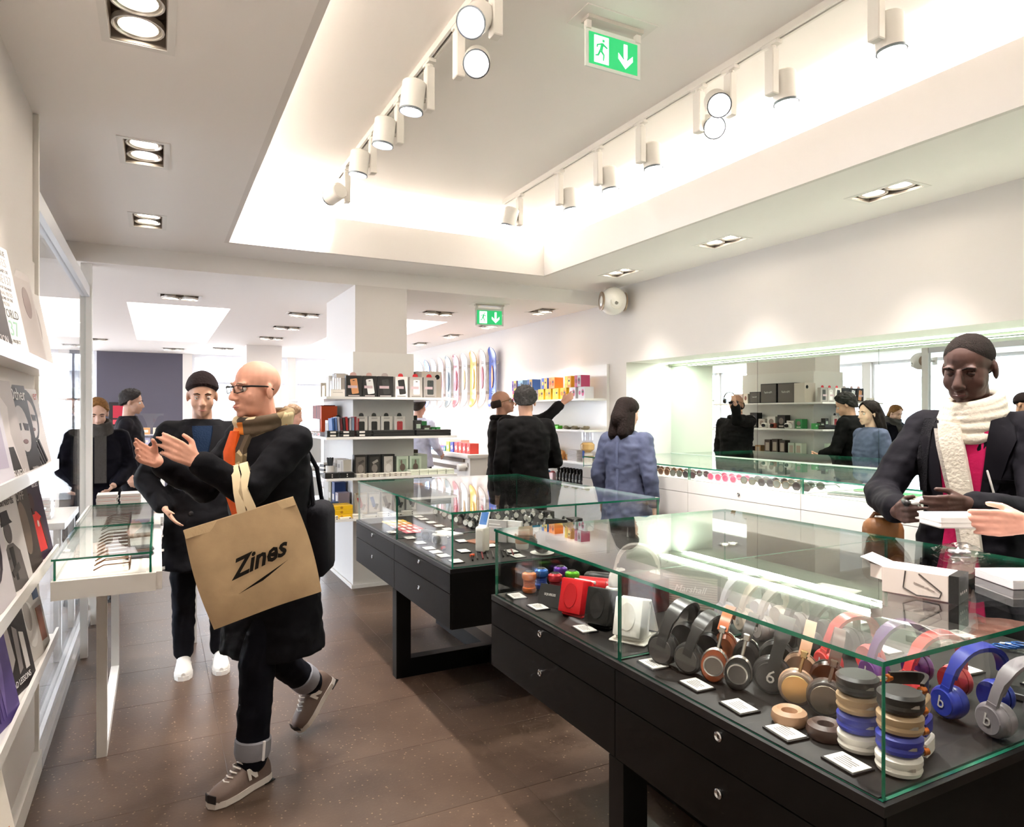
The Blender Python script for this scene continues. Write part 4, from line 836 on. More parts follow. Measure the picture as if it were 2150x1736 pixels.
for x0, x1, h, c, L in ((1.985, 2.05, .13, '#3a3634', 'tall dark box beside the green tins'), (2.06, 2.13, .085, '#4a3e38', 'dark brown box beside the green tins'), (2.135, 2.175, .07, '#2f8a3a', 'green tin on the second shelf'), (2.18, 2.225, .07, '#38984a', 'second green tin at the shelf end')):
    carton(L, ((x0+x1)/2, 5.70, Z2), (x1-x0-.004, .06, h), c, 0, None, [('label', rpoly(0, h*.6, (x1-x0)*.6, h*.3), '#cfe0cc' if 'green tin' in L else '#8a827c')], 'small_box')
for i, (x0, x1, c) in enumerate(((1.446, 1.557, '#211c1a'), (1.564, 1.676, '#1d1918'), (1.682, 1.797, '#241f1d'))):
    carton('black framed window box showing '+('grey figures', 'a dark gadget', 'a white shirt')[i]+' on the third shelf', ((x0+x1)/2, 5.67, Z3), (x1-x0-.004, .06, .175), c, 0, None, [('window', rpoly(0, .088, .078, .14), ('#6d645e', '#3c3734', '#cfc8c2')[i]), ('picture', ellpoly(0, .06, .025, .035), ('#9a918a', '#8a837e', '#e4dfda')[i]), ('picture', rpoly(.005, .115, .05, .02, .5), ('#4a433f', '#a8a29c', '#b9b2ab')[i])], 'window_box')
for i, (x0, x1) in enumerate(((1.81, 1.92), (1.928, 2.036))):
    carton('mint green box with a '+('rabbit portrait', 'round portrait')[i]+' print on the third shelf', ((x0+x1)/2, 5.67, Z3), (x1-x0-.004, .05, .155), '#cfdcc9', 0, None, [('picture', rpoly(0, .075, .07, .11), '#9fb39b'), ('picture', ellpoly(0, .06, .024, .032), '#6a5a50'), ('picture', ellpoly(-.01 if i == 0 else 0, .105, .008, .02), '#7a6a60')], 'print_box')
for i, x in enumerate((1.24, 1.36)): carton(('black studded camera box at the aisle corner of the third shelf', 'black studded camera box beside the thin white boxes')[i], (x, 5.56, Z3), (.115, .09, .045), '#1b1817', 0, 'black studded boxes on the third shelf', [('stud', ellpoly(0, .03, .005, .005), '#d8d0c8'), ('stud', ellpoly(0, .014, .005, .005), '#d8d0c8')], 'camera_box')
for i, x in enumerate((1.475, 1.575, 1.665, 1.76, 1.85)):
    for k in range(2): carton(('lower', 'upper')[k]+' thin white box of the '+ORD[i]+' stack from the aisle, third shelf', (x, 5.55, Z3+k*.014), (.085, .09, .013), '#ded6c9', 0, 'thin white boxes on the third shelf', [('mark', rpoly(0, .0065, .02, .005), '#5a4a40')], 'thin_box')
for i in range(5):
    for k in range(2): carton(('lower', 'upper')[k]+' pale green box of the '+ORD[i]+' stack after the thin white boxes', (1.935+i*.08, 5.575, Z3+k*.021), (.074, .11, .02), '#dfe2cf', 0, 'pale green boxes on the third shelf', [('line', rpoly(0, .01, .06, .003), '#b8bca6')], 'notebook_box')
# fourth shelf
for i, x in enumerate((1.525, 1.635, 1.745, 1.855, 1.965)):
    carton('blister pack with a '+('red', 'blue', 'grey', 'navy', 'black')[i]+' gadget print on the lowest shelf', (x, 5.72, Z4), (.10, .03, .18), '#b9a98f' if i == 0 else '#a9a5a0', 0, None, [('window', rpoly(0, .09, .085, .15), '#d9d4cc'), ('picture', rpoly(-.01, .10, .03, .09, .3), ('#b8262c', '#2c5cb0', '#6d6a68', '#2a3050', '#1d1b1a')[i]), ('picture', rpoly(.018, .06, .022, .05, -.4), '#4a4644')], 'blister_pack')
for k in range(3): carton(('bottom', 'middle', 'top')[k]+' yellow flat box of the stack on the lowest shelf', (1.30, 5.62, Z4+k*.036), (.22, .17, .035), '#e8b81c', 0, 'yellow boxes on the lowest shelf', [('mark', ellpoly(.02, .018, .012, .01), '#b07a1c'), ('label', rpoly(-.07, .018, .04, .01), '#f4e9c8')], 'yellow_box')
for i, x in enumerate((1.24, 1.345, 1.45, 1.56, 1.665, 1.77, 1.87)):
    for k in range(2): carton(('lower', 'upper')[k]+' white flip box, '+ORD[i]+' from the aisle on the lowest shelf', (x, 5.535, Z4+.0+k*.016), (.09, .06, .015), '#efe8da', 0, 'white flip boxes on the lowest shelf', [('mark', rpoly(.035, .007, .01, .01), '#4a4038')], 'flip_box') if not (k == 1 and i % 2) else None
for i, (c, y) in enumerate((('#2f4c8a', 6.06), ('#b8aab4', 5.93), ('#8d8468', 6.2))): carton(('navy', 'lilac', 'khaki')[i]+' tall box beside the pillar on the lowest shelf', (1.42, y, Z4), (.1, .1, (.25, .17, .24)[i]), c, R_(-90), None, [('label', rpoly(0, .12, .06, .05), '#d9d4cc')], 'tall_box')
for i in range(3): carton(ORD[i]+' blue card pack from the aisle beside the yellow boxes', (1.225+i*.052, 5.80, Z4), (.048, .05, .11), '#4a6a9a', 0, 'blue card packs on the lowest shelf', [('label', rpoly(0, .05, .036, .08), '#9fb4d0')], 'card_pack')
for i in range(4): carton(ORD[i]+' red and white flat pack along the aisle side of the lowest shelf', (1.26, 6.1+i*.16, Z4), (.13, .13, .03), '#d8cfca', R_(-90), 'red and white packs on the lowest shelf', [('band', rpoly(0, .012, .12, .012), '#b8262a')], 'flat_pack')
# aisle side (looks along -x) of the upper shelves
for i, (y, w, h, c) in enumerate(((5.72, .05, .16, '#cfc6ba'), (5.80, .06, .165, '#d8cfc2'), (5.88, .05, .20, '#c4bbb0'), (5.97, .06, .21, '#d6d0c8'), (6.06, .09, .15, '#bfb8ba'), (6.2, .1, .2, '#e6e2da'), (6.36, .12, .12, '#d9c9a8'), (6.52, .1, .15, '#cabfae'))):
    carton(('cream', 'ivory', 'stone', 'pale grey', 'lilac grey', 'white', 'sand', 'oat')[i]+' boxed accessory on the aisle side of the top shelf', (1.40, y, Z1), (w, .1, h), c, R_(-90), None, [('cap', rpoly(0, h-.02, w*.8, .03), '#6b6660' if i in (2, 3) else '#b8b0a6')], 'accessory_box')
carton('white price tent on the aisle corner of the top shelf', (1.30, 5.60, Z1), (.115, .03, .06), '#f4efe8', 0, None, [('print', rpoly(0, .035, .08, .004), '#b8b0a8')], 'price_tent', 'price card')
def book(label, loc, size, c, rz, group=None, lean=0.):
    w, d, h = size; o = thing('notebook', label, 'book', loc, rz, group, 0, lean)
    MB().box(-w/2, -w/2+.0015, -d/2, d/2, 0, h).box(w/2-.0015, w/2, -d/2, d/2, 0, h).box(-w/2+.0015, w/2-.0015, -d/2, -d/2+.0015, 0, h).build('cover', pm(c, .5), o); MB().box(-w/2+.0016, w/2-.0016, -d/2+.003, d/2-.003, .002, h-.002).build('pages', pm('#d8cfc4', .8), o); return o
BC = ['#7a1f1c', '#8a2a20', '#701c1a', '#962f24', '#5e1a18', '#82251e', '#a03428']
for i in range(9): book(ORD[i]+' oxblood notebook after the tall orange one, second shelf', (1.37, 6.285+i*.040, Z2+.14), (.032, .13, .125), BC[i % 7], R_(-90), 'oxblood notebooks')
carton('clear riser box under the oxblood notebooks', (1.37, 6.45, Z2), (.15, .38, .138), '#cfc8c4', 0, None, [('label', rpoly(0, .07, .1, .06), '#a49c98')], 'riser_box')
book('tall orange notebook beside the oxblood row', (1.37, 6.225, Z2), (.035, .14, .255), '#d9501c', R_(-90))
for i, c in enumerate(('#2a5a9a', '#5a7ab8', '#c8c4cc', '#7a2a30', '#2a2a30', '#c02a2a', '#d8d4da', '#9ab0c8', '#b8323a', '#c83a3e')):
    book(('blue', 'light blue', 'silver', 'wine', 'black', 'scarlet', 'pearl', 'ice blue', 'cherry', 'red')[i]+' slim notebook leaning at the corner of the second shelf', (1.29+i*.0225, 5.74, Z2), (.017, .13, .15+.006*(i % 3)), c, 0, None, R_(-4 if i < 6 else 0))
carton('clear acrylic tray of cards on the second shelf', (1.38, 6.09, Z2), (.12, .12, .13), '#d8d2ce', R_(-90), None, [('cards', rpoly(0, .06, .1, .09), '#a89c98')], 'acrylic_tray')
o = thing('toy_camera', 'small black toy camera standing on the second shelf corner', 'camera', (1.38, 5.93, Z2)); MB().rbox(0, 0, .13, .07, .05, .06, .008).build('body', BLK2, o); MB().lathe([(.02, -.025), (.02, -.045), (.012, -.046)], 16, 'Y', c=(0, 0, .13)).build('lens', BLACK, o, True); MB().rbox(0, 0, .165, .03, .03, .015, .003).build('viewfinder', BLACK, o); MB().rbox(0, 0, .05, .1, .08, .1, .003).build('stand_box', pm('#2a2725', .5), o)
for i in range(6): carton(ORD[i]+' bagged trinket from the corner along the second shelf aisle edge', (1.235, 5.85+i*.13, Z2), (.06, .07, .03), ('#c9c0bc', '#b8a8a0', '#d8cfc8')[i % 3], R_(-80), 'bagged trinkets', [('label', rpoly(0, .015, .03, .016), ('#b83a3a', '#3a3a40', '#8a6a4a')[i % 3])], 'trinket')
# third shelf aisle side
for i, (y, c) in enumerate(((5.66, '#d9d2c8'), (5.745, '#e2dcd2'), (5.83, '#cfc8bf'))): carton(('linen', 'ivory', 'greige')[i]+' white goods box near the third shelf corner', (1.37+.0*i, y, Z3), (.075, .09, .14), c, R_(-60), None, [('line', rpoly(.02, .07, .004, .12), '#8a827a'), ('print', rpoly(-.015, .09, .02, .03), '#a8a098')], 'goods_box')
o = thing('pen_cup', 'white cup holding black brushes on the third shelf', 'pen cup', (1.27, 5.73, Z3)); MB().lathe([(.03, 0), (.034, .004), (.036, .09), (.034, .09), (.031, .006)], 20).build('cup', pm('#e6e0d8', .4), o, True)
for i in range(5): MB().cap((.008*math.cos(i*1.3), .008*math.sin(i*1.3), .01), (.022*math.cos(i*1.3), .022*math.sin(i*1.3), .15), .004, .007).build('brush', BLK2, o)
for k in range(6): carton(ORD[k]+' block from the bottom of the striped black and white stack', (1.26, 5.88, Z3+k*.018), (.08, .06, .017), '#e8e4de' if k % 2 else '#1d1a19', R_(-75), 'striped stacked blocks', [], 'stacked_block')
for i in range(5): carton(ORD[i]+' glossy white tray from the corner, aisle edge of the third shelf', (1.28, 6.05+i*.17, Z3), (.14, .15, .02+.008*(i % 2)), ('#e9e6e2', '#cfcac6', '#dcd8d4')[i % 3], R_(-90), 'white trays on the third shelf', [('mark', rpoly(0, .01, .06, .006), '#6a6460')], 'accessory_tray')
carton('black flat case on the aisle side of the third shelf', (1.30, 6.0, Z3+.03), (.14, .1, .03), '#171514', R_(-85), None, [], 'flat_case'); bpy.context.view_layer.update()
# mirror side (looks along +x), seen in the mirror
o = carton('white box speaker with a black port at the end of the top shelf', (2.18, 5.86, Z1), (.16, .19, .24), '#cfc4b8', R_(90), None, [('panel', rpoly(0, .12, .15, .23), '#d8cec2')], 'box_speaker', 'speaker')
MB().lathe([(.022, .08), (.022, .083), (.012, .082), (.012, .076)], 20, 'X', c=(0, 0, 0)).build('port', BLACK, o, True).location = (-.161, -.055, .19)
for i, (y, w, h) in enumerate(((6.10, .26, .25), (6.38, .26, .25), (6.61, .18, .15))):
    o = carton(('large grey guitar amp speaker next to the white box speaker', 'large grey guitar amp speaker between two amps', 'small grey guitar amp speaker on the mirror side')[i], (2.17, y, Z1), (w, .12, h), '#1a1716', R_(90), None, [('grille', rpoly(0, h/2, w-.02, h-.02), '#5d564f')], 'amp_speaker', 'speaker')
    text(o, 'Marshall', h*.15, (0, -.0625, h*.55), (PI/2, 0, 0), pm('#e6e2dc', .4), shear=.3)
for i, (y, c, L) in enumerate(((6.78, '#e8dccf', 'cream'), (6.87, '#d8c0b8', 'rose'), (6.96, '#b8aea8', 'grey'))): carton(L+' gift box beside the small amp speaker', (2.17, y, Z1), (.075, .1, .13), c, R_(90), None, [('print', ellpoly(0, .07, .02, .03), '#8a5a50')], 'gift_box')
headphones('black headphones hung at the end of the top shelf', (2.17, 7.12, Z1), R_(60), 0, '#1c1a19', '#141212', '#1c1a19', '#2a2725', '#141212', 'solid', .95)
for i, (y, w, h, c, L) in enumerate(((5.95, .1, .12, '#2f8a4a', 'green camera box'), (6.08, .11, .1, '#e6dcd6', 'white camera box'), (6.22, .12, .17, '#2a2725', 'tall black camera box'), (6.38, .13, .15, '#e8e2dc', 'white lomo box'), (6.54, .11, .12, '#b8b0aa', 'grey camera box'), (6.68, .12, .20, '#1c1a19', 'black lens box'), (6.84, .10, .13, '#4a4644', 'charcoal camera box'))):
    carton(L+' on the mirror side of the second shelf', (2.13, y, Z2), (w, .1, h), c, R_(90), None, [('print', ellpoly(0, h*.55, w*.3, h*.25), '#8a7a72'), ('label', rpoly(0, h*.15, w*.6, h*.12), '#d8d0ca')], 'camera_box')
for i, (y, c) in enumerate(((6.05, '#f0ebe4'), (6.28, '#8a3a2a'), (6.42, '#efe9e2'))):
    o = thing('toy_camera', ('white', 'red brown', 'cream')[i]+' toy camera on the mirror side of the second shelf', 'camera', (2.25, y, Z2), R_(90)); MB().rbox(0, 0, .035, .09, .04, .065, .008).build('body', pm(c, .4), o); MB().lathe([(.022, -.02), (.022, -.04), (.014, -.041), (.01, -.034)], 18, 'Y', c=(0, 0, .035)).build('lens', BLK2, o, True)
for i, (y, h, c) in enumerate(((5.95, .15, '#cfd8c8'), (6.06, .15, '#c0ccb8'), (6.2, .18, '#3a2e28'), (6.32, .19, '#4a3a30'), (6.44, .18, '#43342c'), (6.6, .1, '#a8825a'), (6.74, .08, '#2a2624'), (6.88, .11, '#e6e0da'))):
    carton(('pale green', 'sage', 'dark walnut', 'brown', 'umber', 'cork', 'black', 'white')[i]+' lantern box on the mirror side of the third shelf', (2.14, y, Z3), (.095, .09, h), c, R_(90), None, [('window', rpoly(0, h*.5, .06, h*.6), '#b8a898')], 'lantern_box')

# ------------------------------------------------------------------ wall shelves beside the niche (look along -x)
A_, B1, C1, D1 = WZ
def cube_box(label, y, z, c1, c2, dot, w=.125, h=.12, x=3.88, group=None):
    return carton(label, (x, y, z), (w, .11, h), c1, R_(-90), group, [('side', rpoly(w*.22, h/2, w*.5, h*.96), c2), ('face', ellpoly(w*.2, h*.5, w*.18, h*.3), dot), ('eye', ellpoly(w*.14, h*.58, .008, .012), '#2a2020'), ('eye', ellpoly(w*.26, h*.58, .008, .012), '#2a2020'), ('logo', ellpoly(-w*.26, h*.5, w*.12, h*.18), dot)], 'toy_box')
tb = [(5.86, A_, '#d8d4d8', '#cfccd2', '#c83a78', 'grey and pink'), (6.03, A_, '#dcdadc', '#d2ced4', '#b84a70', 'grey and rose'), (6.21, A_, '#f2c21c', '#f0b81a', '#e87a1c', 'yellow and orange'), (6.37, A_, '#f4cc2a', '#f2bc1c', '#f0e04a', 'bright yellow'), (6.53, A_, '#f2c422', '#eeb01a', '#d8a01c', 'golden yellow'), (6.69, A_, '#f0c020', '#f4d040', '#e8a020', 'lemon yellow'), (7.16, A_, '#e8b0d0', '#e0a0c8', '#c060a0', 'pale pink'), (7.32, A_, '#c03a68', '#f0a030', '#e8d040', 'magenta and orange'),
      (5.93, A_+.121, '#c03a6a', '#b8b8bc', '#8a1e44', 'magenta'), (6.12, A_+.121, '#f2c832', '#e08a24', '#f4e060', 'yellow and amber'), (6.45, A_+.121, '#f08a3a', '#f4a050', '#e05a1c', 'orange'), (6.61, A_+.121, '#3a5ab8', '#f0a83a', '#f4c850', 'blue and orange'), (6.95, A_+.121, '#3a66b0', '#e8b03a', '#2a4a8a', 'royal blue'), (7.18, A_+.121, '#9ac0e0', '#a8d0e8', '#4a7ab8', 'sky blue'), (7.34, A_+.121, '#7a5aa8', '#f0c03a', '#5a3a88', 'purple')]
for y, z, a, b, d, L in tb: cube_box(L+(' toy cube box standing on the top wall shelf' if z == A_ else ' toy cube box stacked on another box on the wall shelf'), y, z, a, b, d)
# second wall shelf: green trays, dark gadgets, olive shells
for i in range(6): o = thing('shell_dish', ORD[i]+' olive grey shell shaped dish from the niche, second wall shelf', 'dish', (3.87+.04*(i % 2), 5.85+i*.085, B1), R_(i*40), 'olive shell dishes'); MB().lathe([(.01, 0), (.03, .004), (.045, .02), (.043, .021), (.028, .008), (.01, .005)], 18).build('bowl', pm('#8a8068', .4), o, True); MB().ell((.02, 0, .026), (.028, .02, .012), 12, 8).build('lid', pm('#9c9278', .4), o, True)
for i in range(5): carton(ORD[i]+' lime green plastic block after the olive dishes', (3.86, 6.36+i*.07, B1), (.06, .06, .035+.01*(i % 2)), '#5ac832', R_(-90), 'lime green blocks', [('stud', rpoly(0, .018, .03, .012), '#7ae04a')], 'toy_block')
for i in range(4): carton(ORD[i]+' black and green slim gadget after the lime blocks', (3.87, 6.74+i*.08, B1), (.05, .08, .05), '#23211f', R_(-100), 'black and green gadgets', [('edge', rpoly(0, .008, .045, .01), '#58b838')], 'slim_gadget')
# third wall shelf: bread shaped toys, books, dispenser
for i in range(7): o = thing('bread_toy', ORD[i]+' golden bread roll toy after the thin white books', 'toy', (3.86+.07*(i % 2), 6.15+i*.062, C1), R_(20+i*17), 'bread roll toys'); MB().ell((0, 0, .026+.012*(i % 3)), (.05, .03, .026+.012*(i % 3)), 16, 10).build('crust', pm('#d99a52', .5), o, True); [MB().tube([(-.02+k*.02-.006, -.02, .05+.02*(i % 3)), (-.02+k*.02+.006, .02, .05+.02*(i % 3))], .003, 6).build('score', pm('#f0d0a0', .6), o) for k in range(3)]
for i in range(3): carton(ORD[i]+' yellow striped snack pack after the bread roll toys', (3.9, 6.62+i*.09, C1), (.08, .06, .1+.02*i), '#e8b02a', R_(-90), 'yellow snack packs', [('stripe', rpoly(0, .04, .075, .012), '#c8702a'), ('stripe', rpoly(0, .07, .075, .012), '#d8842a')], 'snack_pack')
for k in range(8): b = thing('thin_book', ORD[k]+' thin white book from the bottom, wall shelf stack', 'book', (3.86, 6.0, C1+k*.0145), R_(-90+random.uniform(-2, 2)), 'thin white books on the wall shelf'); MB().box(-.09, .09, -.06, .06, 0, .012).build('block', pm('#e2dfe2', .6), b); MB().box(-.09, .09, -.0606, -.06, .0, .003).build('cover_edge', pm('#a8a4ac', .6), b)
o = thing('dispenser', 'clear glass drinks dispenser with amber liquid on the third wall shelf', 'dispenser', (3.88, 5.83, C1)); MB().lathe([(.05, 0), (.05, .09), (.03, .1)], 20).build('stand', pm('#d8cfc8', .3), o, True); MB().lathe([(.03, .1), (.07, .13), (.072, .18), (.05, .2)], 22).build('bowl', pm('#d9b070', .1, coat=.5), o, True); MB().lathe([(.045, .2), (.06, .22), (.06, .3), (.04, .31)], 22).build('hopper', PL, o, True); MB().cap((-.05, .0, .05), (-.05, 0, .11), .012, .012).build('tap', pm('#3a5ab0', .4), o, True)
# lowest wall shelf: black bottles and bagged sweets
bt = thing('bottle', 'black bottle with white lettering on the lowest wall shelf', 'bottle', (3.83, 5.80, D1), 0, 'black bottles on the lowest wall shelf')
MB().lathe([(.026, 0), (.029, .004), (.029, .12), (.024, .14), (.013, .15), (.013, .165)], 16).build('body', pm('#0f0d0d', .35), bt, True); MB().lathe([(.016, .163), (.017, .166), (.017, .185), (.013, .188)], 14).build('cap', pm('#171414', .4), bt, True); text(bt, 'SC', .03, (-.0295, 0, .075), (PI/2, 0, -PI/2), CARDW)
for r in range(2):
    for k in range(9):
        if r == 0 and k == 0: continue
        dup(bt, (3.83+r*.07, 5.80+k*.064, D1))
for i in range(5):
    o = thing('sweet_bag', ORD[i]+' bag of pink sweets after the black bottles', 'bag', (3.85, 6.47+i*.095, D1), R_(-90), 'sweet bags'); MB().rbox(0, 0, .06, .08, .05, .12, .012, 2).build('bag', pm(('#e8c8d0', '#d8a8a0', '#ecd8d8')[i % 3], .3), o, True); MB().prism(ellpoly(0, .045, .025, .025), -.027, -.0255, 'Y').build('label', pm('#f2ece8', .5), o); MB().band([(-.03, 0, .122), (0, 0, .135), (.03, 0, .122)], (0, 1, 0), .03, .004).build('fold', pm(('#c83a48', '#3a7ab8', '#b82a34')[i % 3], .4), o)
    MB().box(-.039, .039, -.026, .026, 0, .012).build('base', pm('#4ab84a', .4), o)

# ------------------------------------------------------------------ skateboard decks on the wall
dk_out = []
for i in range(25):
    t_ = i/24; dk_out.append(t_)
def deck(label, y, col, art, group=None):
    o = thing('skateboard_deck', label, 'skateboard', (3.985, y*.9765, 1.99), R_(-90)); m = MB(); n = 28; L = .80; vs = []; fs = []
    for i in range(n+1):
        t_ = i/n; z = (t_-.5)*L; e = min(t_, 1-t_)*L; w = .1*(math.sqrt(max(0, 1-(1-min(e/.1, 1))**2))) if e < .1 else .1
        lift = max(0, (abs(z)-.27))**1.3*.9
        for k, (sx, dy) in enumerate(((-1, 0), (-.5, .006), (0, .008), (.5, .006), (1, 0))): vs.append((sx*max(w, .004), -lift*.7+dy, z))
        for sx in (1, 0, -1): vs.append((sx*max(w, .004), -lift*.7+.011, z))
    q = 8
    for i in range(n):
        for k in range(q): fs.append((i*q+k, i*q+(k+1) % q, (i+1)*q+(k+1) % q, (i+1)*q+k))
    fs += [tuple(range(q-1, -1, -1)), tuple(range(n*q, n*q+q))]
    m.add(vs, fs); b = m.build('deck', pm(col, .18, coat=.6), o, True); g = MB()
    g.prism([(-.02, -.15), (.01, -.12), (.03, -.02), (.02, .1), (-.01, .16), (-.03, .04)], -.003, .0025, 'Y'); g.build('artwork', pm(art, .3), b)
    for z in (-.2, -.22, .2, .22):
        for x in (-.02, .02): MB().lathe([(.004, -.002), (.004, .004)], 8, 'Y', c=(x, 0, z)).build('bolt_hole', pm('#7a7a80', .4), b)
    for z in (-.2, .2): MB().box(-.02, .02, .008, .093, z-.02, z+.02).build('wall_bracket', WHITE, o)
    return o
for i, (y, c, a, L) in enumerate(((8.48, '#3a58b4', '#d8884a', 'blue'), (8.80, '#c9c0bc', '#c84a5a', 'pale grey'), (9.12, '#e0a848', '#f2dc9a', 'golden orange'), (9.44, '#c4c6ca', '#a8803a', 'silver'), (9.76, '#a8606a', '#c83a4a', 'dusty rose'), (10.08, '#7a8488', '#3a4a58', 'slate grey'), (10.40, '#c8a4ac', '#e0ccd0', 'pale pink'), (10.72, '#c8ccd4', '#8a94a8', 'white'), (11.04, '#5a7ac8', '#c8d4e8', 'light blue'), (11.36, '#b8c0cc', '#8a98b0', 'ice grey'))):
    deck(L+' skateboard deck hung upright on the white wall', y, c, a)
# goods on the slotted counter
cl = ['#3a8aa0', '#7a5aa8', '#4a6ac0', '#c85a8a', '#e07a3a', '#8a4aa0', '#b84a6a', '#4a90c0', '#a86a4a', '#6a8ab0', '#c06a50', '#7a90a8', '#b85a4a', '#5a7ab0', '#a05a70', '#8ab0c0']
for i, c in enumerate(cl): carton(('teal', 'violet', 'blue', 'pink', 'orange', 'plum', 'raspberry', 'azure', 'brown', 'steel blue', 'terracotta', 'grey blue', 'brick', 'denim blue', 'mauve', 'aqua')[i]+' little gift box in the rank on the slotted counter', (3.45+.0*i, 8.55+i*.066, 1.0), (.06, .09, .065), c, R_(-90), 'coloured gift boxes on the slotted counter', [('print', rpoly(0, .03, .03, .03), '#e0d4cc')], 'gift_box')
for i, (y, c) in enumerate(((8.30, '#2a3ab0'), (8.44, '#c8d83a'), (8.16, '#e0443c'), (8.03, '#e8523f'), (7.90, '#d83a3a'), (7.77, '#e04a40'))): carton(('cobalt blue', 'acid yellow', 'vermilion', 'coral', 'scarlet', 'tomato red')[i]+' shiny bag box on the slotted counter', (3.47, y, 1.0), (.11, .12, .13), c, R_(-90), None, [('print', rpoly(0, .06, .05, .05, .4), '#f0d8d0')], 'bag_box')
carton('long coral patterned box on the slotted counter', (3.7, 8.9, 1.0), (.75, .12, .14), '#e8988a', R_(-90), None, [('pattern', rpoly(-.18, .07, .3, .1), '#f0b8ac'), ('pattern', rpoly(.18, .07, .3, .1), '#eca89a')], 'long_box')
# things by the grey wall far back
o = carton('red framed poster box on the dark grey wall', (-.62, 14.1, 1.28), (.28, .06, .42), '#1c1418', 0, None, [('red', rpoly(.02, .25, .2, .22), '#b8203a'), ('red', rpoly(.02, .07, .2, .08), '#d84a5a')], 'poster_box', 'poster')
o = thing('card_rack', 'clear acrylic card rack before the dark grey wall', 'card rack', (-.12, 9.3, 0)); MB().box(-.2, .2, -.12, .12, 0, .95).build('plinth', WHITE, o)
for k in range(3): MB().box(-.19, .19, -.1, .1, 1.0+k*.12, 1.01+k*.12).build('shelf', pm('#dcdce4', .2), o)
for k in range(3):
    for j in range(3): carton(('orange', 'cream', 'lilac')[j]+' card box on the '+('low', 'middle', 'upper')[k]+' tray of the card rack', (-.24+j*.12, 9.27, 1.01+k*.12), (.09, .08, .08), ('#d8a06a', '#e6d8c4', '#b8b4cc')[(j+k) % 3], 0, None, [('print', rpoly(0, .04, .05, .03), '#f2e8dc')], 'card_box')
MB().box(-.005, .19, .1, .105, .95, 1.5).box(-.19, -.005, .1, .105, .95, 1.5).build('back_plate', GLASS, o)

# ------------------------------------------------------------------ magazines (face +x, leaning back)
def magazine(label, y, z, c, items, w=.215, h=.285, lean=11, th=.008, dx=0., txt=()):
    k_ = 1.16 if z == T1 else 1.08
    o = thing('magazine', label, 'magazine', (-.396+dx, y, z-.011), R_(80), None, R_(-lean))
    b = MB().box(-w/2, w/2, -th/2, th/2, 0, h).build('pages', pm(c, .4), o); deco(b, -th/2, items, .0004)
    o.scale = (k_, 1, k_); k = len(items)
    for s_, sz, x, zz, col, sx in txt: text(b, s_, sz, (x, -th/2-.0004*(k+1), zz), (PI/2, 0, 0), pm(col, .4), sx=sx, ext=.0002)
    return o
T1, T2, T3, T4 = RZ
gface = lambda x, z, s, sk, hr: [('hair', ellpoly(x, z+.012*s, .062*s, .085*s), hr), ('face', ellpoly(x, z, .045*s, .062*s), sk), ('shade', [(x-.042*s, z+.012*s), (x-.006*s, z+.015*s), (x-.01*s, z-.004*s), (x-.036*s, z-.006*s)], '#2a2626'), ('shade', [(x+.006*s, z+.015*s), (x+.042*s, z+.012*s), (x+.036*s, z-.006*s), (x+.01*s, z-.004*s)], '#2a2626'), ('lips', ellpoly(x, z-.034*s, .016*s, .006*s), '#6a4a48')]
magazine('grey portrait magazine lettered REVOLUTION on the top tier', 2.30, T1, '#4a4648', gface(0, .19, 1.15, '#a8a2a0', '#2a2828'), .24, .31, txt=(('REVOLUTION', .03, .02, .03, '#cfcacb', .8),))
magazine('white text cover magazine on the top tier', 2.60, T1, '#f0ece8', [], .235, .315, txt=(('VERY SPECIAL ISSUE', .022, 0, .295, '#6a6462', .95), ('CELEBRATES', .033, 0, .268, '#b8b2ae', .95), ('THE 7TH ANNIVERSARY OF', .014, 0, .243, '#5a5452', 1), ('FANZINE137', .036, 0, .218, '#a8a4a2', .95), ('WITH A SELECTION OF THE MOST', .011, 0, .194, '#5a5452', 1), ('INTERNATIONAL PIECES', .015, 0, .178, '#b0aaa6', 1), ('PUBLISHED IN SOME OF THE', .012, 0, .163, '#5a5452', 1), ('FINEST MEDIA', .015, 0, .148, '#b0aaa6', 1), ('THE WORLD', .034, 0, .122, '#3a3634', .95), ('9.137', .06, 0, .08, '#9ac8b0', 1.1), ('A CULTURAL PROJECT', .013, 0, .046, '#5a5452', 1), ('MADE IN SPAIN', .014, .03, .02, '#7a7472', 1)))
magazine('thick magazine with a dark spine at the end of the top tier', 2.98, T1, '#d8cfcc', [('photo', rpoly(.0, .15, .2, .25), '#cfc4c0'), ('band', rpoly(-.095, .15, .03, .3), '#2a1c1e'), ('blur', ellpoly(.04, .2, .03, .05), '#a89490')], .22, .30, th=.02)
magazine('pale grey cover magazine behind the dark spine', 3.26, T1, '#e2dcd8', [('photo', ellpoly(0, .16, .05, .08), '#b8aca8')], .2, .27)
magazine('white magazine with a violet cover edge on the second tier', 2.38, T2, '#d8d4de', [('photo', rpoly(.0, .15, .17, .2), '#b8b0c4')]+gface(0, .17, .9, '#d8ccd0', '#4a3c58'), .22, .30, txt=(('magazine', .034, 0, .27, '#4a3a68', .9),))
magazine('silver fashion magazine lettered INTERVIEW on the second tier', 2.635, T2, '#b8b0ae', [('figure', [(-.05, .03), (-.03, .16), (-.055, .22), (-.01, .27), (.05, .22), (.03, .14), (.06, .03)], '#d8d0ce'), ('hem', [(-.05, .02), (.06, .02), (.03, .1), (-.03, .1)], '#2a2626')], .225, .30, txt=(('INTERVIEW', .034, 0, .018, '#f4f0ee', .9),))
magazine('black portrait magazine lettered AnOther on the second tier', 2.90, T2, '#242022', gface(.02, .15, 1.25, '#bdb6b4', '#1a1718'), .225, .295, txt=(('AnOther', .058, .0, .262, '#f6f4f2', .9), ('magazine', .014, .05, .02, '#d8d4d2', 1)))
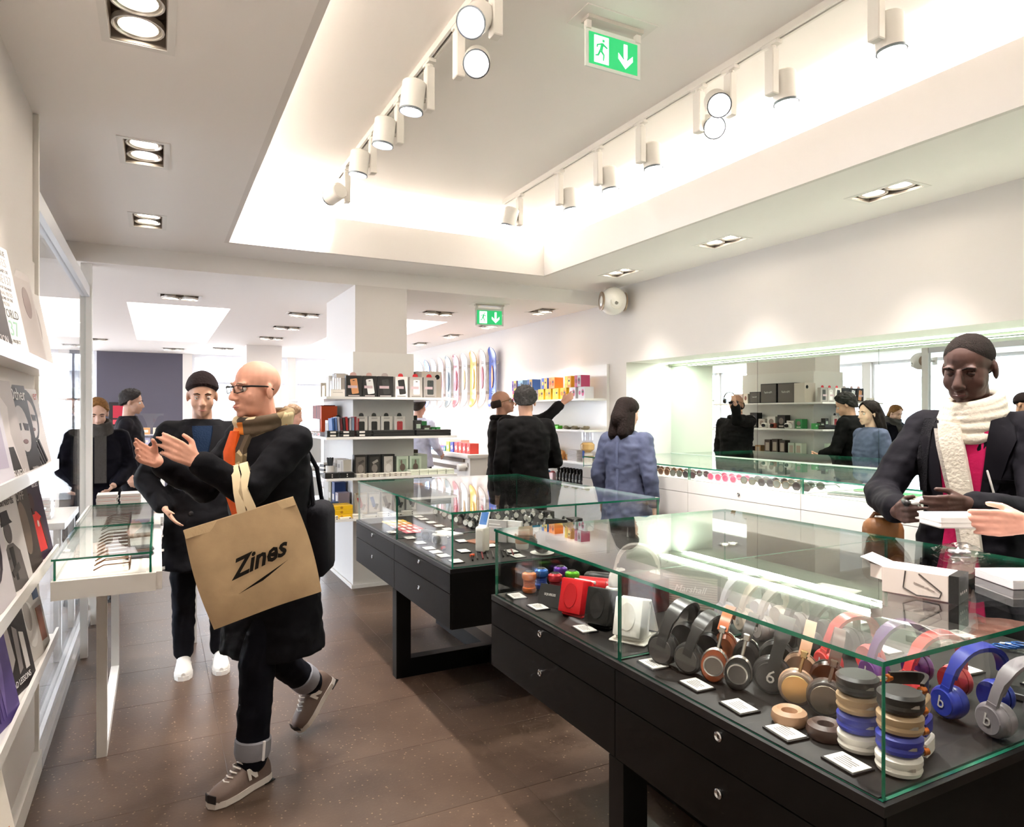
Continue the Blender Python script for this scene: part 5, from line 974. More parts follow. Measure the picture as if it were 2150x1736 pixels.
magazine('white magazine with a striped portrait at the end of the second tier', 3.17, T2, '#ded8d6', gface(0, .18, 1.1, '#cfc6c4', '#2a2628')+[('stripe', rpoly(-.02+i*.02, .04+.008*i, .012, .09, .5), '#1c1a1c') for i in range(4)], .22, .29, txt=(('er', .05, .075, .265, '#b8342e', .9),))
magazine('white portrait magazine of a pale face on the third tier', 2.40, T3, '#d4ced2', gface(0, .16, 1.3, '#d8cfd0', '#3a3440'), .22, .29, txt=(('WE', .04, .06, .265, '#3a3640', 1),))
magazine('magazine lettered Jocks and Nerds with a man in a hat', 2.70, T3, '#d6d2d0', [('coat', [(-.07, .0), (-.06, .11), (-.02, .14), (.02, .14), (.06, .11), (.075, .0)], '#6a6462'), ('shirt', [(-.015, .13), (.015, .13), (.008, .03), (-.008, .03)], '#2a2626'), ('face', ellpoly(0, .175, .026, .034), '#5a5250'), ('hat', [(-.045, .195), (.045, .2), (.03, .212), (.024, .24), (-.024, .238), (-.03, .21)], '#2c2828'), ('hands', rpoly(0, .06, .06, .02, .3), '#4a4442')], .225, .29, txt=(('Jocks&Nerds', .036, 0, .265, '#3a3634', .9), ('JUST LISTEN', .013, -.06, .1, '#4a4644', 1)))
magazine('dark cover magazine behind the hat portrait', 2.95, T3, '#4a423c', [('photo', ellpoly(.02, .15, .04, .09), '#7a6a5c')], .21, .28, txt=(('OFF', .04, .03, .255, '#b8b0a8', 1),))
magazine('purple black magazine with a player in a red shirt', 3.21, T3, '#3a2c3e', [('shirt', [(-.06, .03), (-.065, .15), (-.03, .175), (.03, .175), (.065, .15), (.06, .03)], '#e0342c'), ('arm', [(-.085, .05), (-.06, .15), (-.045, .14), (-.06, .04)], '#4a2a22'), ('arm', [(.085, .05), (.06, .15), (.045, .14), (.06, .04)], '#4a2a22'), ('neck', rpoly(0, .182, .02, .03), '#4a2a22'), ('head', ellpoly(0, .215, .022, .03), '#4a2c24'), ('badge', ellpoly(.02, .13, .008, .012), '#f2dcd4'), ('code', rpoly(-.08, .03, .025, .04), '#eae4e4')], .225, .29, txt=(('BECKS', .02, .06, .268, '#f0e8ea', 1),))
magazine('violet painted cover magazine on the lowest tier', 2.45, T4, '#5a4a86', [('stroke', [(-.08+.02*i, .02), (-.05+.02*i, .14), (-.07+.025*i, .26), (-.085+.02*i, .15)], ('#7a68a8', '#43356c', '#8c7cb4', '#382c60', '#6c5a98')[i % 5]) for i in range(6)], .225, .30, txt=(('XOXO', .05, 0, .268, '#d8b83a', 1),))
magazine('black collage magazine lettered ART on the lowest tier', 2.76, T4, '#2a2424', [('figure', [(-.06, .06), (-.05, .2), (-.02, .22), (-.01, .1)], '#b8b0ac'), ('figure', [(.0, .05), (.01, .2), (.04, .18), (.03, .06)], '#8a8280'), ('figure', [(.05, .05), (.05, .17), (.08, .16), (.08, .05)], '#cfc8c4')], .225, .295, txt=(("L'OFFICIEL", .036, -.02, .262, '#cfc8c4', .8), ('ART', .036, .07, .24, '#e0b820', .9), ('BAD LESSONS', .026, 0, .03, '#f4f0ee', .9)))
magazine('white patterned magazine at the end of the lowest tier', 3.12, T4, '#dcd6d0', [('swirl', ellpoly(-.02, .12, .05, .08), '#f2eeea'), ('swirl', ellpoly(-.03, .15, .03, .05), '#b8b0a8'), ('photo', rpoly(.07, .1, .05, .12), '#a8684a'), ('photo', rpoly(.07, .22, .05, .06), '#4a5a78')], .225, .29)
magazine('newspaper with an orange and green picture in the lowest tier', 2.2, T4-.34, '#efe6da', [('photo', rpoly(0, .07, .18, .1), '#d86a2c'), ('photo', ellpoly(.02, .1, .05, .03), '#2a8a6a'), ('code', rpoly(.07, .015, .05, .02), '#5a5450')], .23, .30, dx=.04)
# ------------------------------------------------------------------ people
V = Vector
def rem(mb, name, mat, parent, vox, smooth=4, f=.5):
    o = mb.build(name, mat, parent); r = o.modifiers.new('r', 'REMESH'); r.mode = 'VOXEL'; r.voxel_size = vox; r.use_smooth_shade = True
    s = o.modifiers.new('s', 'SMOOTH'); s.iterations = smooth; s.factor = f; return o
def bake(o, dg):
    me = bpy.data.meshes.new_from_object(o.evaluated_get(dg)); me.name = o.name; o.modifiers.clear(); o.data = me
    me.polygons.foreach_set('use_smooth', [True]*len(me.polygons)); return o
def hand(mb, w, d, n, t, curl=35, s=1.0, spread=.0, thumb=.6):
    # w wrist, d pointing direction, n palm normal, t direction of the thumb side
    w = V(w); d = V(d).normalized(); t = V(t); t = (t-d*t.dot(d)).normalized(); n0 = d.cross(t); n = n0 if n0.dot(V(n)) > 0 else -n0
    if isinstance(curl, (int, float)): curl = [curl]*4
    lens = (.070, .078, .072, .056)
    for i in range(4):
        k = w+d*.088*s+t*((.030-.020*i)*s)-d*(.004*abs(i-1))*s
        mb.cap(w+t*((.014-.009*i)*s), k, .0145*s, .0105*s, 8)
        p = k; a = math.radians(curl[i])*.45; dd = d+t*(spread*(1.5-i)*.1)
        for j, fr in enumerate((.45, .32, .23)):
            q = (dd*math.cos(a)+n*math.sin(a)).normalized(); e = p+q*lens[i]*fr*s; mb.cap(p, e, (.0095-.001*j)*s, (.0088-.0012*j)*s, 8); p = e; a += math.radians(curl[i])*.65
    p = w+d*.025*s+t*.022*s; mb.cap(w+t*.01*s, p, .016*s, .014*s, 8)
    q = (d*.75+t*(1-thumb*.5)+n*thumb*.6).normalized(); e = p+q*.045*s; mb.cap(p, e, .0135*s, .0105*s, 8); q2 = (d*.95+t*.15+n*thumb*.7).normalized(); mb.cap(e, e+q2*.034*s, .0102*s, .0085*s, 8)
def head_parts(mb, H, jaw=1.0, nose=1.0, cheek=1.0):
    M0 = mb.M; mb.M = H
    mb.ell((0, -.012, .035), (.076, .098, .085), 20, 14); mb.ell((0, .028, -.025), (.062*cheek, .064, .088), 20, 14); mb.ell((0, .03, -.078), (.050*jaw, .056, .038), 16, 10)
    mb.ell((0, .074, -.102), (.022, .016, .015), 12, 8)
    for s in (-1, 1):
        mb.ell((s*.036, .054, -.036), (.028*cheek, .024, .034), 12, 8); mb.ell((s*.030, .079, .022), (.026, .012, .010), 12, 8)
        mb.ell((s*.078, -.014, -.012), (.010, .020, .034), 12, 8, Matrix.Rotation(-s*.35, 3, 'Z')); mb.ell((s*.0125, .101, -.041), (.0095*nose, .011, .009), 10, 8)
    mb.cap((0, .088, .012), (0, .112, -.034), .009, .0125*nose, 10); mb.ell((0, .091, -.067), (.024, .012, .0065), 12, 8); mb.ell((0, .089, -.080), (.021, .012, .0075), 12, 8)
    mb.M = M0
def cap_hair(H, fr, sd, bk, th=.006, nz=.004, seed=0, nu=72, nv=26, sc=(1, 1, 1)):
    # hair or hat following the skull; fr / sd / bk: how far down it reaches in front, at the side, behind (degrees from the crown)
    mb = MB(H); vs = []; fs = []
    for shell in (0, 1):
        for i in range(nu):
            f = 2*PI*i/nu; c = math.cos(f); tm = sd+(fr-sd)*max(0, c)**1.5 if c > 0 else sd+(bk-sd)*max(0, -c)**.8
            for j in range(nv+1):
                t = math.radians(tm)*j/nv; sn = math.sin(t) if t < PI/2 else 1-(t-PI/2)*.22; e = (1+(.0 if shell else 1)*0)
                r = th*(1 if shell else -.6)*max(.05, min(1., (nv-j)/3.))
                p = V((sn*math.sin(f)*(.077*sc[0]+r), sn*c*(.099*sc[1]+r)-.012, math.cos(t)*(.086*sc[2]+r)*(1 if t < PI/2 else 1.25)+.035))
                if shell: p += V((0, 0, 1)).lerp(p.normalized(), .7)*nz*(noise.noise(p*45+V((seed, 0, 0)))+.5*noise.noise(V((p.x*160, p.y*160, p.z*60))+V((seed, 5, 0))))
                vs.append(p)
    m = nv+1; o = nu*m
    for i in range(nu):
        for j in range(nv):
            a, b, c_, d = i*m+j, ((i+1) % nu)*m+j, ((i+1) % nu)*m+j+1, i*m+j+1
            fs.append((o+a, o+d, o+c_, o+b)); fs.append((a, b, c_, d))
        a, b = i*m+nv, ((i+1) % nu)*m+nv; fs.append((a, b, o+b, o+a))
    mb.add(vs, fs); return mb
def drape(bvh, rows, off=.006, th=.004, n=8, front=1):
    mb = MB(); fr = []; bk = []; last = .1*front
    for z, xl, xr in rows:
        for i in range(n+1):
            x = xl+(xr-xl)*i/n; h = bvh.ray_cast(V((x, front*1.0, z)), V((0, -front, 0)))[0]
            y = h.y if h is not None else last; last = y; fr.append((x, y+off*front, z)); bk.append((x, y+(off-th)*front, z))
    k = len(rows); m = n+1; N = k*m; fs = []
    for j in range(k-1):
        for i in range(n):
            a, b, c, d = j*m+i, j*m+i+1, (j+1)*m+i+1, (j+1)*m+i; fs.append((a, b, c, d)); fs.append((N+d, N+c, N+b, N+a))
    for j in range(k-1): fs += [(j*m, (j+1)*m, N+(j+1)*m, N+j*m), (N+j*m+n, N+(j+1)*m+n, (j+1)*m+n, j*m+n)]
    for i in range(n): fs += [(i, N+i, N+i+1, i+1), ((k-1)*m+i+1, N+(k-1)*m+i+1, N+(k-1)*m+i, (k-1)*m+i)]
    mb.add(fr+bk, fs); return mb
DEF = dict(P=(0, 0, .95), C=(0, .0, 1.25), N=(0, -.015, 1.475), HC=(0, .02, 1.632), rh=(.09, 0, .91), lh=(-.09, 0, .91), rk=(.1, .02, .5), lk=(-.1, .02, .5), ra=(.1, -.03, .085), la=(-.1, -.03, .085),
           rs=(.175, -.01, 1.405), ls=(-.175, -.01, 1.405), re=(.23, -.04, 1.13), le=(-.23, -.04, 1.13), rw=(.235, .04, .88), lw=(-.235, .04, .88))
def person(label, loc, face, h, skin, pose={}, wpose={}, head=(0, 0, 0), vox=.009, coat=None, trousers=('#15151c', .0), shoes=('#1c1816', '#2a2624'), hair=None, hands=None, toe=None, extras=None, feat=True, brow='#2a1d16', jaw=1.0, nose=1.0, cheek=1.0, lips='#a0605a', slim=1.0, eyes_open=.5, cvox=None, name='person', hs=1.0):
    s = h/1.75; yaw = math.atan2(-face[0], face[1]); root = thing(name, label, 'person', (loc[0], loc[1], loc[2] if len(loc) > 2 else 0), yaw); root.scale = (s, s, s)
    Wm = Matrix.Translation(V((loc[0], loc[1], loc[2] if len(loc) > 2 else 0))) @ Matrix.Rotation(yaw, 4, 'Z') @ Matrix.Scale(s, 4); Wi = Wm.inverted()
    J = {k: V(v) for k, v in DEF.items()}
    for k, v in pose.items(): J[k] = V(v)
    for k, v in wpose.items(): J[k] = Wi @ V(v)
    H = Matrix.Translation(J['HC']) @ Matrix.Rotation(math.radians(head[0]), 4, 'Z') @ Matrix.Rotation(math.radians(-head[1]), 4, 'X') @ Matrix.Rotation(math.radians(head[2]), 4, 'Y') @ Matrix.Scale(hs, 4)
    sk = pm(skin, .58, var=.06, scale=25.) if isinstance(skin, str) else skin
    P, C, N = J['P'], J['C'], J['N']
    def rings(mb, g, fat=1.0):
        L = ((P-V((0, 0, .09)), .13, .09), (P, .165, .115), (P.lerp(C, .45), .138, .102), (C, .160, .115), (C.lerp(N, .5), .165, .105), (C.lerp(N, .85), .10, .075), (N, .058, .056))
        mb.loft([(c, (rx+g)*slim*fat, (ry+g)*fat) for c, rx, ry in L])
    b = MB(); rings(b, 0); b.cap(N-V((0, 0, .03)), H @ V((0, -.02, -.05)), .058, .054)
    head_parts(b, H, jaw, nose, cheek)
    for q in 'rl':
        S, E, W_, hp, kn, an = (J[q+k] for k in ('s', 'e', 'w', 'h', 'k', 'a'))
        b.cap(C.lerp(N, .6), S, .06, .05); b.cap(S, E, .048, .038); b.cap(E, W_, .038, .027)
        b.cap(hp, kn, .078, .052); b.cap(kn, an, .050, .036)
        t = V((toe or {}).get(q, (0, 1, 0))).normalized(); u2 = t.cross(V((0, 0, 1))).normalized().cross(t); b.cap(an-u2*.022, an+t*.12-u2*.040, .030, .017)
        hd = dict(d=tuple((W_-E).normalized()), n=(-1 if q == 'r' else 1, 0, 0), t=(0, 1, 0), curl=35); hd.update((hands or {}).get(q, {})); d_ = hd.pop('d')
        hand(b, W_, d_, hd.pop('n'), hd.pop('t'), **hd)
    body = rem(b, 'body', sk, root, vox, 3); objs = {'body': body}
    cv = cvox or max(vox*1.3, .009)
    if coat:
        c = MB(); g = coat.get('g', .02); hem = coat['hem']; fl = coat.get('flare', .01); gp = coat.get('neck', .02)
        L = [(C.lerp(N, 1.0)+V((0, 0, .015)), .066+gp, .064+gp), (C.lerp(N, .86), .115+g*.5, .085+g), (C.lerp(N, .5), .170+g, .108+g), (C, .166+g, .118+g), (P.lerp(C, .45), .15+g, .112+g), (P, .170+g, .122+g)]
        if hem < P.z-.02:
            hc = V((P.x, P.y, hem)) + V(coat.get('hoff', (0, 0, 0))); L += [(P.lerp(hc, .5), .172+g+fl*.5, .13+g+fl*.5), (hc, .172+g+fl, .135+g+fl*1.4)]
        c.loft([(a, rx*slim, ry) for a, rx, ry in L][::-1]); tor = (list(c.v), list(c.f))
        sr = coat.get('sr', .0)
        for q in 'rl':
            S, E, W_ = (J[q+k] for k in ('s', 'e', 'w')); c.cap(C.lerp(N, .62), S, .075, .064+sr); c.cap(S, E, .064+sr, .056+sr); c.cap(E, E.lerp(W_, coat.get('slv', .86)), .055+sr, .044+sr*.7)
        objs['coat'] = rem(c, coat.get('name', 'coat'), pm(coat['col'], coat.get('rough', .85), var=.12, scale=18., bump=.25), root, cv, 7)
    if trousers:
        c = MB(); c.loft([(P-V((0, 0, .13)), .14, .105), (P, .178*slim, .126), (P+V((0, 0, .09)), .155*slim, .118)])
        for q in 'rl': c.cap(J[q+'h'], J[q+'k'], .094, .070+trousers[1]); c.cap(J[q+'k'], J[q+'a'].lerp(J[q+'k'], .06), .070+trousers[1], .058+trousers[1])
        objs['trousers'] = rem(c, 'trousers', pm(trousers[0], .85, var=.1, scale=25., bump=.2), root, cv, 6)
    yield
    dg = bpy.context.evaluated_depsgraph_get()
    for k, o in objs.items():
        bake(o, dg)
        if k != 'body': wrinkle(o, .008 if k == 'coat' else .006)
    Hi = H.inverted(); me = body.data
    for v in me.vertices:
        p = Hi @ v.co
        if abs(p.z) < .05 and p.y > .04 and abs(p.x) < .06:
            for sx in (-1, 1):
                dx, dz = p.x-sx*.031, p.z-.002; e = math.exp(-(dx*dx/.00022+dz*dz/.00012)); p.y -= .008*e
            v.co = H @ p
    if feat:
        for sx in (-1, 1):
            ec = V((sx*.031, .0755 if eyes_open >= .2 else .0715, .0)); e = MB(H).ell(ec, .0125, 16, 12).build('eye', sk if eyes_open < .2 else pm('#d8cfc8', .3), root, True)
            if eyes_open >= .2: MB(H).ell(ec+V((0, .0045, -.0015)), (.0062, .0085, .0062), 12, 8).build('iris', pm('#1c120e', .2), e, True)
            MB(H).tube([ec+V((sx*(-.013+i*.0065), .0125-.0012*abs(i-2)**1.5, (.004-.0035*(1-eyes_open))*(1-((i-2)/2.4)**2)+.0005)) for i in range(5)], [.0012, .002, .0022, .002, .0012], 6).build('eyelid', pm('#2a1a14', .6) if eyes_open < .2 else sk, e, True)
            MB(H).tube([(sx*.012, .0955, .0205), (sx*.028, .0945, .0265), (sx*.048, .083, .0215)], [.0026, .004, .002], 6, flat=None).build('eyebrow', pm(brow, .9), root, True)
        MB(H).tube([(-.023, .094, -.0735), (-.01, .1015, -.0725), (0, .1025, -.0735), (.01, .1015, -.0725), (.023, .094, -.0735)], [.001, .0034, .004, .0034, .001], 6).build('mouth', pm(lips, .5), root, True)
    if hair: hair(root, H)
    for q in 'rl':
        an = J[q+'a']; t = V((toe or {}).get(q, (0, 1, -.0))); shoe(root, an, t, shoes, (shoes[2] if len(shoes) > 2 else None))
    ctx = dict(root=root, J=J, H=H, Wi=Wi, objs=objs, bvh=lambda k: Surf(tor, objs[k].data))
    if extras: extras(ctx)
    yield
class Surf:
    # front of a garment: the torso, plus what lies close over it (not an arm held before it)
    def __init__(s, tor, me): s.t = BVHTree.FromPolygons([V(p) for p in tor[0]], tor[1]); s.c = BVHTree.FromPolygons([v.co for v in me.vertices], [p.vertices[:] for p in me.polygons])
    def ray_cast(s, o, d):
        a = s.t.ray_cast(o, d)[0]; b = s.c.ray_cast(o, d)[0]
        if a is None: return (b if b is not None and abs(b.y) < .16 else None,)
        if b is not None and abs(b.y-a.y) < .085: return (b,)
        return (a,)
def wrinkle(o, amp):
    me = o.data; ns = [v.normal.copy() for v in me.vertices]; out = []
    for v, n_ in zip(me.vertices, ns):
        p = v.co.copy(); k = noise.noise(V((p.x*9, p.y*9, p.z*16)))+.6*noise.noise(V((p.x*22+3, p.y*22, p.z*30)))
        out.extend(p+n_*(amp*k))
    me.vertices.foreach_set('co', out); me.update()
def shoe(root, an, t, cols, det=None):
    t = t.normalized(); f = t; up = V((0, 0, 1)); side = f.cross(up).normalized(); u2 = side.cross(f)
    M = Matrix((( side.x, f.x, u2.x, an.x), (side.y, f.y, u2.y, an.y), (side.z, f.z, u2.z, an.z), (0, 0, 0, 1)))
    sec = ((-.075, .028, .062), (-.06, .036, .088), (-.02, .039, .098), (.03, .040, .092), (.07, .044, .070), (.11, .048, .054), (.15, .046, .044), (.18, .034, .034), (.195, .012, .022))
    mb = MB(M); vs = []; n = 12
    for y, w, hh in sec:
        for i in range(n):
            a = PI*i/(n-1); vs.append((w*math.cos(a), y, -.062+hh*math.sin(a)**.8))
    fs = [(j*n+i, j*n+i+1, (j+1)*n+i+1, (j+1)*n+i) for j in range(len(sec)-1) for i in range(n-1)]+[tuple(range(n)), tuple(range((len(sec)-1)*n, len(sec)*n))[::-1]]
    mb.add(vs, fs); o = mb.build('shoe', pm(cols[0], .6, bump=.1, scale=60.), root, True)
    out = [(-.03, -.078), (.03, -.078), (.042, -.05), (.041, .02), (.05, .1), (.046, .155), (.028, .19), (0, .2), (-.028, .19), (-.046, .155), (-.05, .1), (-.041, .02), (-.042, -.05)]
    MB(M).prism(out, -.085, -.060, 'Z').build('sole', pm(cols[1], .6), o)
    if det: det(o, M)
def short_hair(col, fr=52, sd=106, bk=148, th=.012, nz=.010, seed=1):
    def f(root, H): cap_hair(H, fr, sd, bk, th, nz, seed).build('hair', pm(col, .75, var=.3, scale=70., bump=.5), root, True)
    return f
gens = []
# --- bald man walking with the tote bag
def bald_extra(c):
    r, H, Wi = c['root'], c['H'], c['Wi']; bv = c['bvh']('coat')
    g = MB(H)
    for sx in (-1, 1): g.prism([(sx*.012, -.014), (sx*.052, -.012), (sx*.056, .012), (sx*.014, .014)], .104, .107, 'Y')
    go = thing('eyeglasses', 'black framed spectacles worn by the bald man', 'spectacles'); go.matrix_world = Matrix.Identity(4)
    WH = Wi.inverted() @ H
    for sx in (-1, 1):
        MB(WH).tube([(sx*.010, .1065, .012), (sx*.034, .109, .015), (sx*.060, .098, .013), (sx*.060, .096, -.010), (sx*.036, .108, -.016), (sx*.012, .107, -.012)], .0022, 6, closed=True).build('rim', BLACK, go, True)
        MB(WH).tube([(sx*.061, .098, .010), (sx*.076, .07, .012), (sx*.083, .0, .010), (sx*.083, -.03, -.004)], [.004, .004, .0032, .003], 6).build('temple', BLACK, go, True)
        MB(WH).prism([(sx*.012, -.012), (sx*.036, -.015), (sx*.058, -.009), (sx*.058, .011), (sx*.034, .013), (sx*.012, .010)], .1035, .1045, 'Y').build('lens', CLR, go)
    MB(WH).tube([(-.012, .1065, .010), (0, .111, .012), (.012, .1065, .010)], .0024, 6).build('bridge', BLACK, go, True)
    # patterned scarf
    SCM = scarf_mat(); sc = MB()
    N = c['J']['N']
    for k in range(3):
        sc.tube([N+V((math.sin(a)*(.098+.006*k), math.cos(a)*(.098+.004*k)+.01, -.025+.032*k-.045*math.cos(a)*(1-k*.25))) for a in [2*PI*i/22 for i in range(22)]], .022, 8, closed=True)
    s1 = rem(sc, 'scarf', SCM, r, .008, 3); drape(bv, [(1.46-.09*i, -.05-.004*i, .03-.006*i) for i in range(9)], .024, .02, 6).build('scarf_end', SCM, r, True)
    drape(bv, [(1.44-.085*i, -.0-.01*i, .075-.012*i) for i in range(8)], .03, .02, 6).build('scarf_end', pm('#d8571c', .85, var=.15, scale=20.), r, True)
    for z in (1.08, .92, .76): MB().lathe([(.011, 0), (.011, .006), (.004, .008)], 14, 'Y', c=(.055, (bv.ray_cast(V((.055, 1, z)), V((0, -1, 0)))[0] or V((0, .15, 0))).y, z)).build('button', pm('#1a1718', .4), r)
    for q in 'l':   # turned up jeans cuffs
        a = c['J'][q+'a']; k = c['J'][q+'k']; d = (k-a).normalized(); MB().tube([a+d*.035, a+d*.05, a+d*.105, a+d*.11], [.066, .071, .071, .064], 20).build('cuff', pm('#8b8a90', .85, bump=.2, scale=90.), r, True)
        MB().tube([a+d*.034+V((-.070, .0, 0)), a+d*.11+V((-.0715, 0, 0))], .006, 6).build('selvedge', pm('#e6e2e2', .8), r)
    a = c['J']['ra']; k = c['J']['rk']; d = (k-a).normalized(); MB().tube([a+d*.035, a+d*.05, a+d*.105, a+d*.11], [.062, .068, .068, .062], 20).build('cuff', pm('#8b8a90', .85, bump=.2, scale=90.), r, True)
def scarf_mat():
    m = bpy.data.materials.new('patterned_wool'); m.use_nodes = True; nt = m.node_tree; b = nt.nodes['Principled BSDF']; tc = nt.nodes.new('ShaderNodeTexCoord'); v = nt.nodes.new('ShaderNodeTexVoronoi'); v.inputs['Scale'].default_value = 16
    r = nt.nodes.new('ShaderNodeValToRGB'); r.color_ramp.interpolation = 'CONSTANT'; e = r.color_ramp.elements; e[0].color = (*lin('#5a4a38'), 1); e[1].position = .3; e[1].color = (*lin('#c9b48c'), 1)
    for p, h_ in ((.55, '#8a7654'), (.7, '#d87a24'), (.8, '#3a3028'), (.9, '#d8c8a4')): x = e.new(p); x.color = (*lin(h_), 1)
    s = nt.nodes.new('ShaderNodeSeparateColor'); nt.links.new(tc.outputs['Object'], v.inputs['Vector']); nt.links.new(v.outputs['Color'], s.inputs[0]); nt.links.new(s.outputs[0], r.inputs[0]); nt.links.new(r.outputs[0], b.inputs['Base Color']); b.inputs['Roughness'].default_value = .9
    return m
def sneaker(o, M):
    c = pm('#dcd5cc', .5)
    for sx in (-1, 1):
        for P in ([(-.01, -.035), (.0, .012), (.012, .012), (.008, -.01), (.03, .012), (.042, .012), (.032, -.035), (.02, -.035), (.024, -.012), (.002, -.035)],):
            MB(M).prism([(y+.015, z) for y, z in P], sx*.044-.002, sx*.044+.002, 'X').build('lettering', c, o)
    for i in range(5): MB(M).tube([(-.022+.001*i, .052+i*.017, .026-i*.010), (0, .06+i*.017, .0325-i*.0115), (.022-.001*i, .052+i*.017, .026-i*.010)], .0032, 6).build('lace', c, o, True)
    for sx in (-1, 1): MB(M).tube([(0, .046, .034), (sx*.016, .036, .046), (sx*.024, .05, .040), (0, .05, .034)], .003, 6).build('lace', c, o, True)
    MB(M).prism([(-.045, -.082), (.045, -.082), (.046, -.03), (-.046, -.03)], -.087, -.084, 'Z').build('heel', BLACK, o)
    MB(M).band([(-.03, .188, -.05), (0, .2, -.045), (.03, .188, -.05)], (0, 0, 1), .03, .004).build('toe_guard', pm('#2a2220', .7), o)
gens.append(person('bald man in spectacles and dark coat walking and pointing, tote bag on his arm', (.44, 3.08), (-.87, -.49), 1.735, '#e0a48c',
    pose=dict(P=(0, 0, .93), C=(0, .03, 1.24), N=(0, .035, 1.46), HC=(0, .085, 1.615), la=(-.075, .16, .088), lk=(-.085, .14, .50), lh=(-.09, 0, .90), rh=(.09, 0, .90), rk=(.10, -.02, .48), ra=(.12, -.32, .21),
              ls=(-.185, .03, 1.40), rs=(.18, .03, 1.40), re=(.25, .16, 1.19), rw=(.19, .40, 1.32)),
    wpose=dict(le=(.315, 2.80, 1.20), lw=(.128, 2.735, 1.325)), head=(-4, 2, 0), vox=.0055, cvox=.009, coat=dict(col='#0d0c11', hem=.50, g=.028, flare=.02, sr=.008, slv=.88, neck=.012), trousers=('#0c0d16', .004), shoes=('#6d5a50', '#cfc6bc', sneaker),
    toe=dict(l=(-.05, 1, 0), r=(.05, .75, -.75)), hands=dict(l=dict(t=(0, .1, 1), n=(1, 0, 0), curl=[18, 28, 40, 52], thumb=.3), r=dict(t=(0, .1, 1), n=(-1, 0, 0), curl=[15, 25, 35, 45])), extras=bald_extra, brow='#b89a86', jaw=1.08, nose=1.15, cheek=1.05, lips='#b8736a', slim=1.02))
# --- young man in a beanie
def beanie_hair(root, H):
    cap_hair(H, 70, 98, 118, .014, .0015, 3, sc=(1, 1, 1.12)).build('beanie', pm('#2e2424', .95, bump=.6, scale=90.), root, True)
def beanie_extra(c):
    bv = c['bvh']('coat'); r = c['root']
    drape(bv, [(1.45, -.07, .07), (1.42, -.06, .06), (1.36, -.045, .045), (1.26, -.03, .03), (1.16, -.015, .015)], .008, .006).build('jumper', pm('#17273f', .9, bump=.3, scale=120.), r, True)
    for sx in (-1, 1): drape(bv, [(1.45, sx*.055, sx*.11), (1.42, sx*.055, sx*.125), (1.36, sx*.045, sx*.10), (1.24, sx*.02, sx*.05)], .016, .012, 4).build('collar', pm('#121014', .85), r, True)
    for z in (1.1, .95, .8): MB().lathe([(.013, 0), (.013, .006), (.004, .008)], 14, 'Y', c=(.06, (bv.ray_cast(V((.06, 1, z)), V((0, -1, 0)))[0] or V((0, .15, 0))).y, z)).build('button', pm('#2a282a', .4), r)
gens.append(person('young man in a dark beanie and black coat standing behind the bald man', (.235, 4.42), (-.04, -1), 1.725, '#cf9e84', pose=dict(re=(.30, -.06, 1.13), rw=(.20, .14, .99), le=(-.29, -.05, 1.13), lw=(-.20, .14, .99), HC=(0, .03, 1.63)),
    head=(0, 12, 0), coat=dict(col='#0f0e12', hem=.62, g=.032, flare=.025, sr=.014, slv=.9, neck=.03), trousers=('#17181f', .0), shoes=('#e6e2dc', '#f0ece6'), hair=beanie_hair, extras=beanie_extra, hands=dict(r=dict(d=(-.5, .4, -.7), curl=20), l=dict(d=(.5, .4, -.7), curl=20)), eyes_open=.3, lips='#a8665c'))
# --- woman with a grey scarf behind the glass
def long_hair(col, pts, seed=2, fr=46, sd=112, bk=150, th=.014):
    def f(root, H):
        m = MB(H)
        for a, b, r0, r1 in pts: m.cap(a, b, r0, r1, 10)
        if pts: rem(m, 'hair', pm(col, .8, var=.35, scale=60., bump=.5), root, .009, 5)
        cap_hair(H, fr, sd, bk, th, .004, seed).build('hair', pm(col, .8, var=.35, scale=60., bump=.5), root, True)
    return f
def wscarf(c):
    N = c['J']['N']; m = MB()
    for k in range(3): m.tube([N+V((math.sin(a)*(.105-.006*k), math.cos(a)*(.10)+.02, -.02+.035*k-.03*math.cos(a))) for a in [2*PI*i/20 for i in range(20)]], .028, 8, closed=True)
    rem(m, 'scarf', pm('#4d4a48', .95, bump=.6, scale=60.), c['root'], .01, 3)
    bv = c['bvh']('coat'); drape(bv, [(1.42-.08*i, -.07, .02) for i in range(6)], .03, .02, 5).build('scarf_end', pm('#4d4a48', .95, bump=.6, scale=60.), c['root'], True)
    drape(bv, [(1.40-.07*i, .075+.012*i, .095+.012*i) for i in range(9)], .012, .006, 2).build('bag_strap', pm('#6d4526', .6), c['root'], True)
gens.append(person('woman in a navy coat and grey knitted scarf reading behind the book stacks', (-.43, 6.45), (.06, -1), 1.63, '#d9b09a', pose=dict(re=(.25, -.02, 1.13), rw=(.12, .22, 1.0), le=(-.25, -.02, 1.13), lw=(-.12, .22, 1.0), HC=(0, .05, 1.615)), head=(4, 22, 0), coat=dict(col='#10101c', hem=.55, g=.03, flare=.03, sr=.01, neck=.03),
    trousers=('#17171c', 0), hair=long_hair('#8a6238', [((0, -.08, .0), (0, -.11, -.08), .05, .035)], 5), extras=wscarf, eyes_open=.1, slim=.95))
gens.append(person('dark haired man in a black jacket walking past the dark grey wall', (-.25, 8.05), (1, -.1), 1.735, '#c49a84', coat=dict(col='#16141a', hem=.80, g=.02, sr=.004), trousers=('#15151a', 0), hair=short_hair('#1d1512', 52, 106, 148, .018, .014, 4), pose=dict(re=(.24, -.08, 1.13), rw=(.25, .02, .9)), head=(0, 8, 0)))
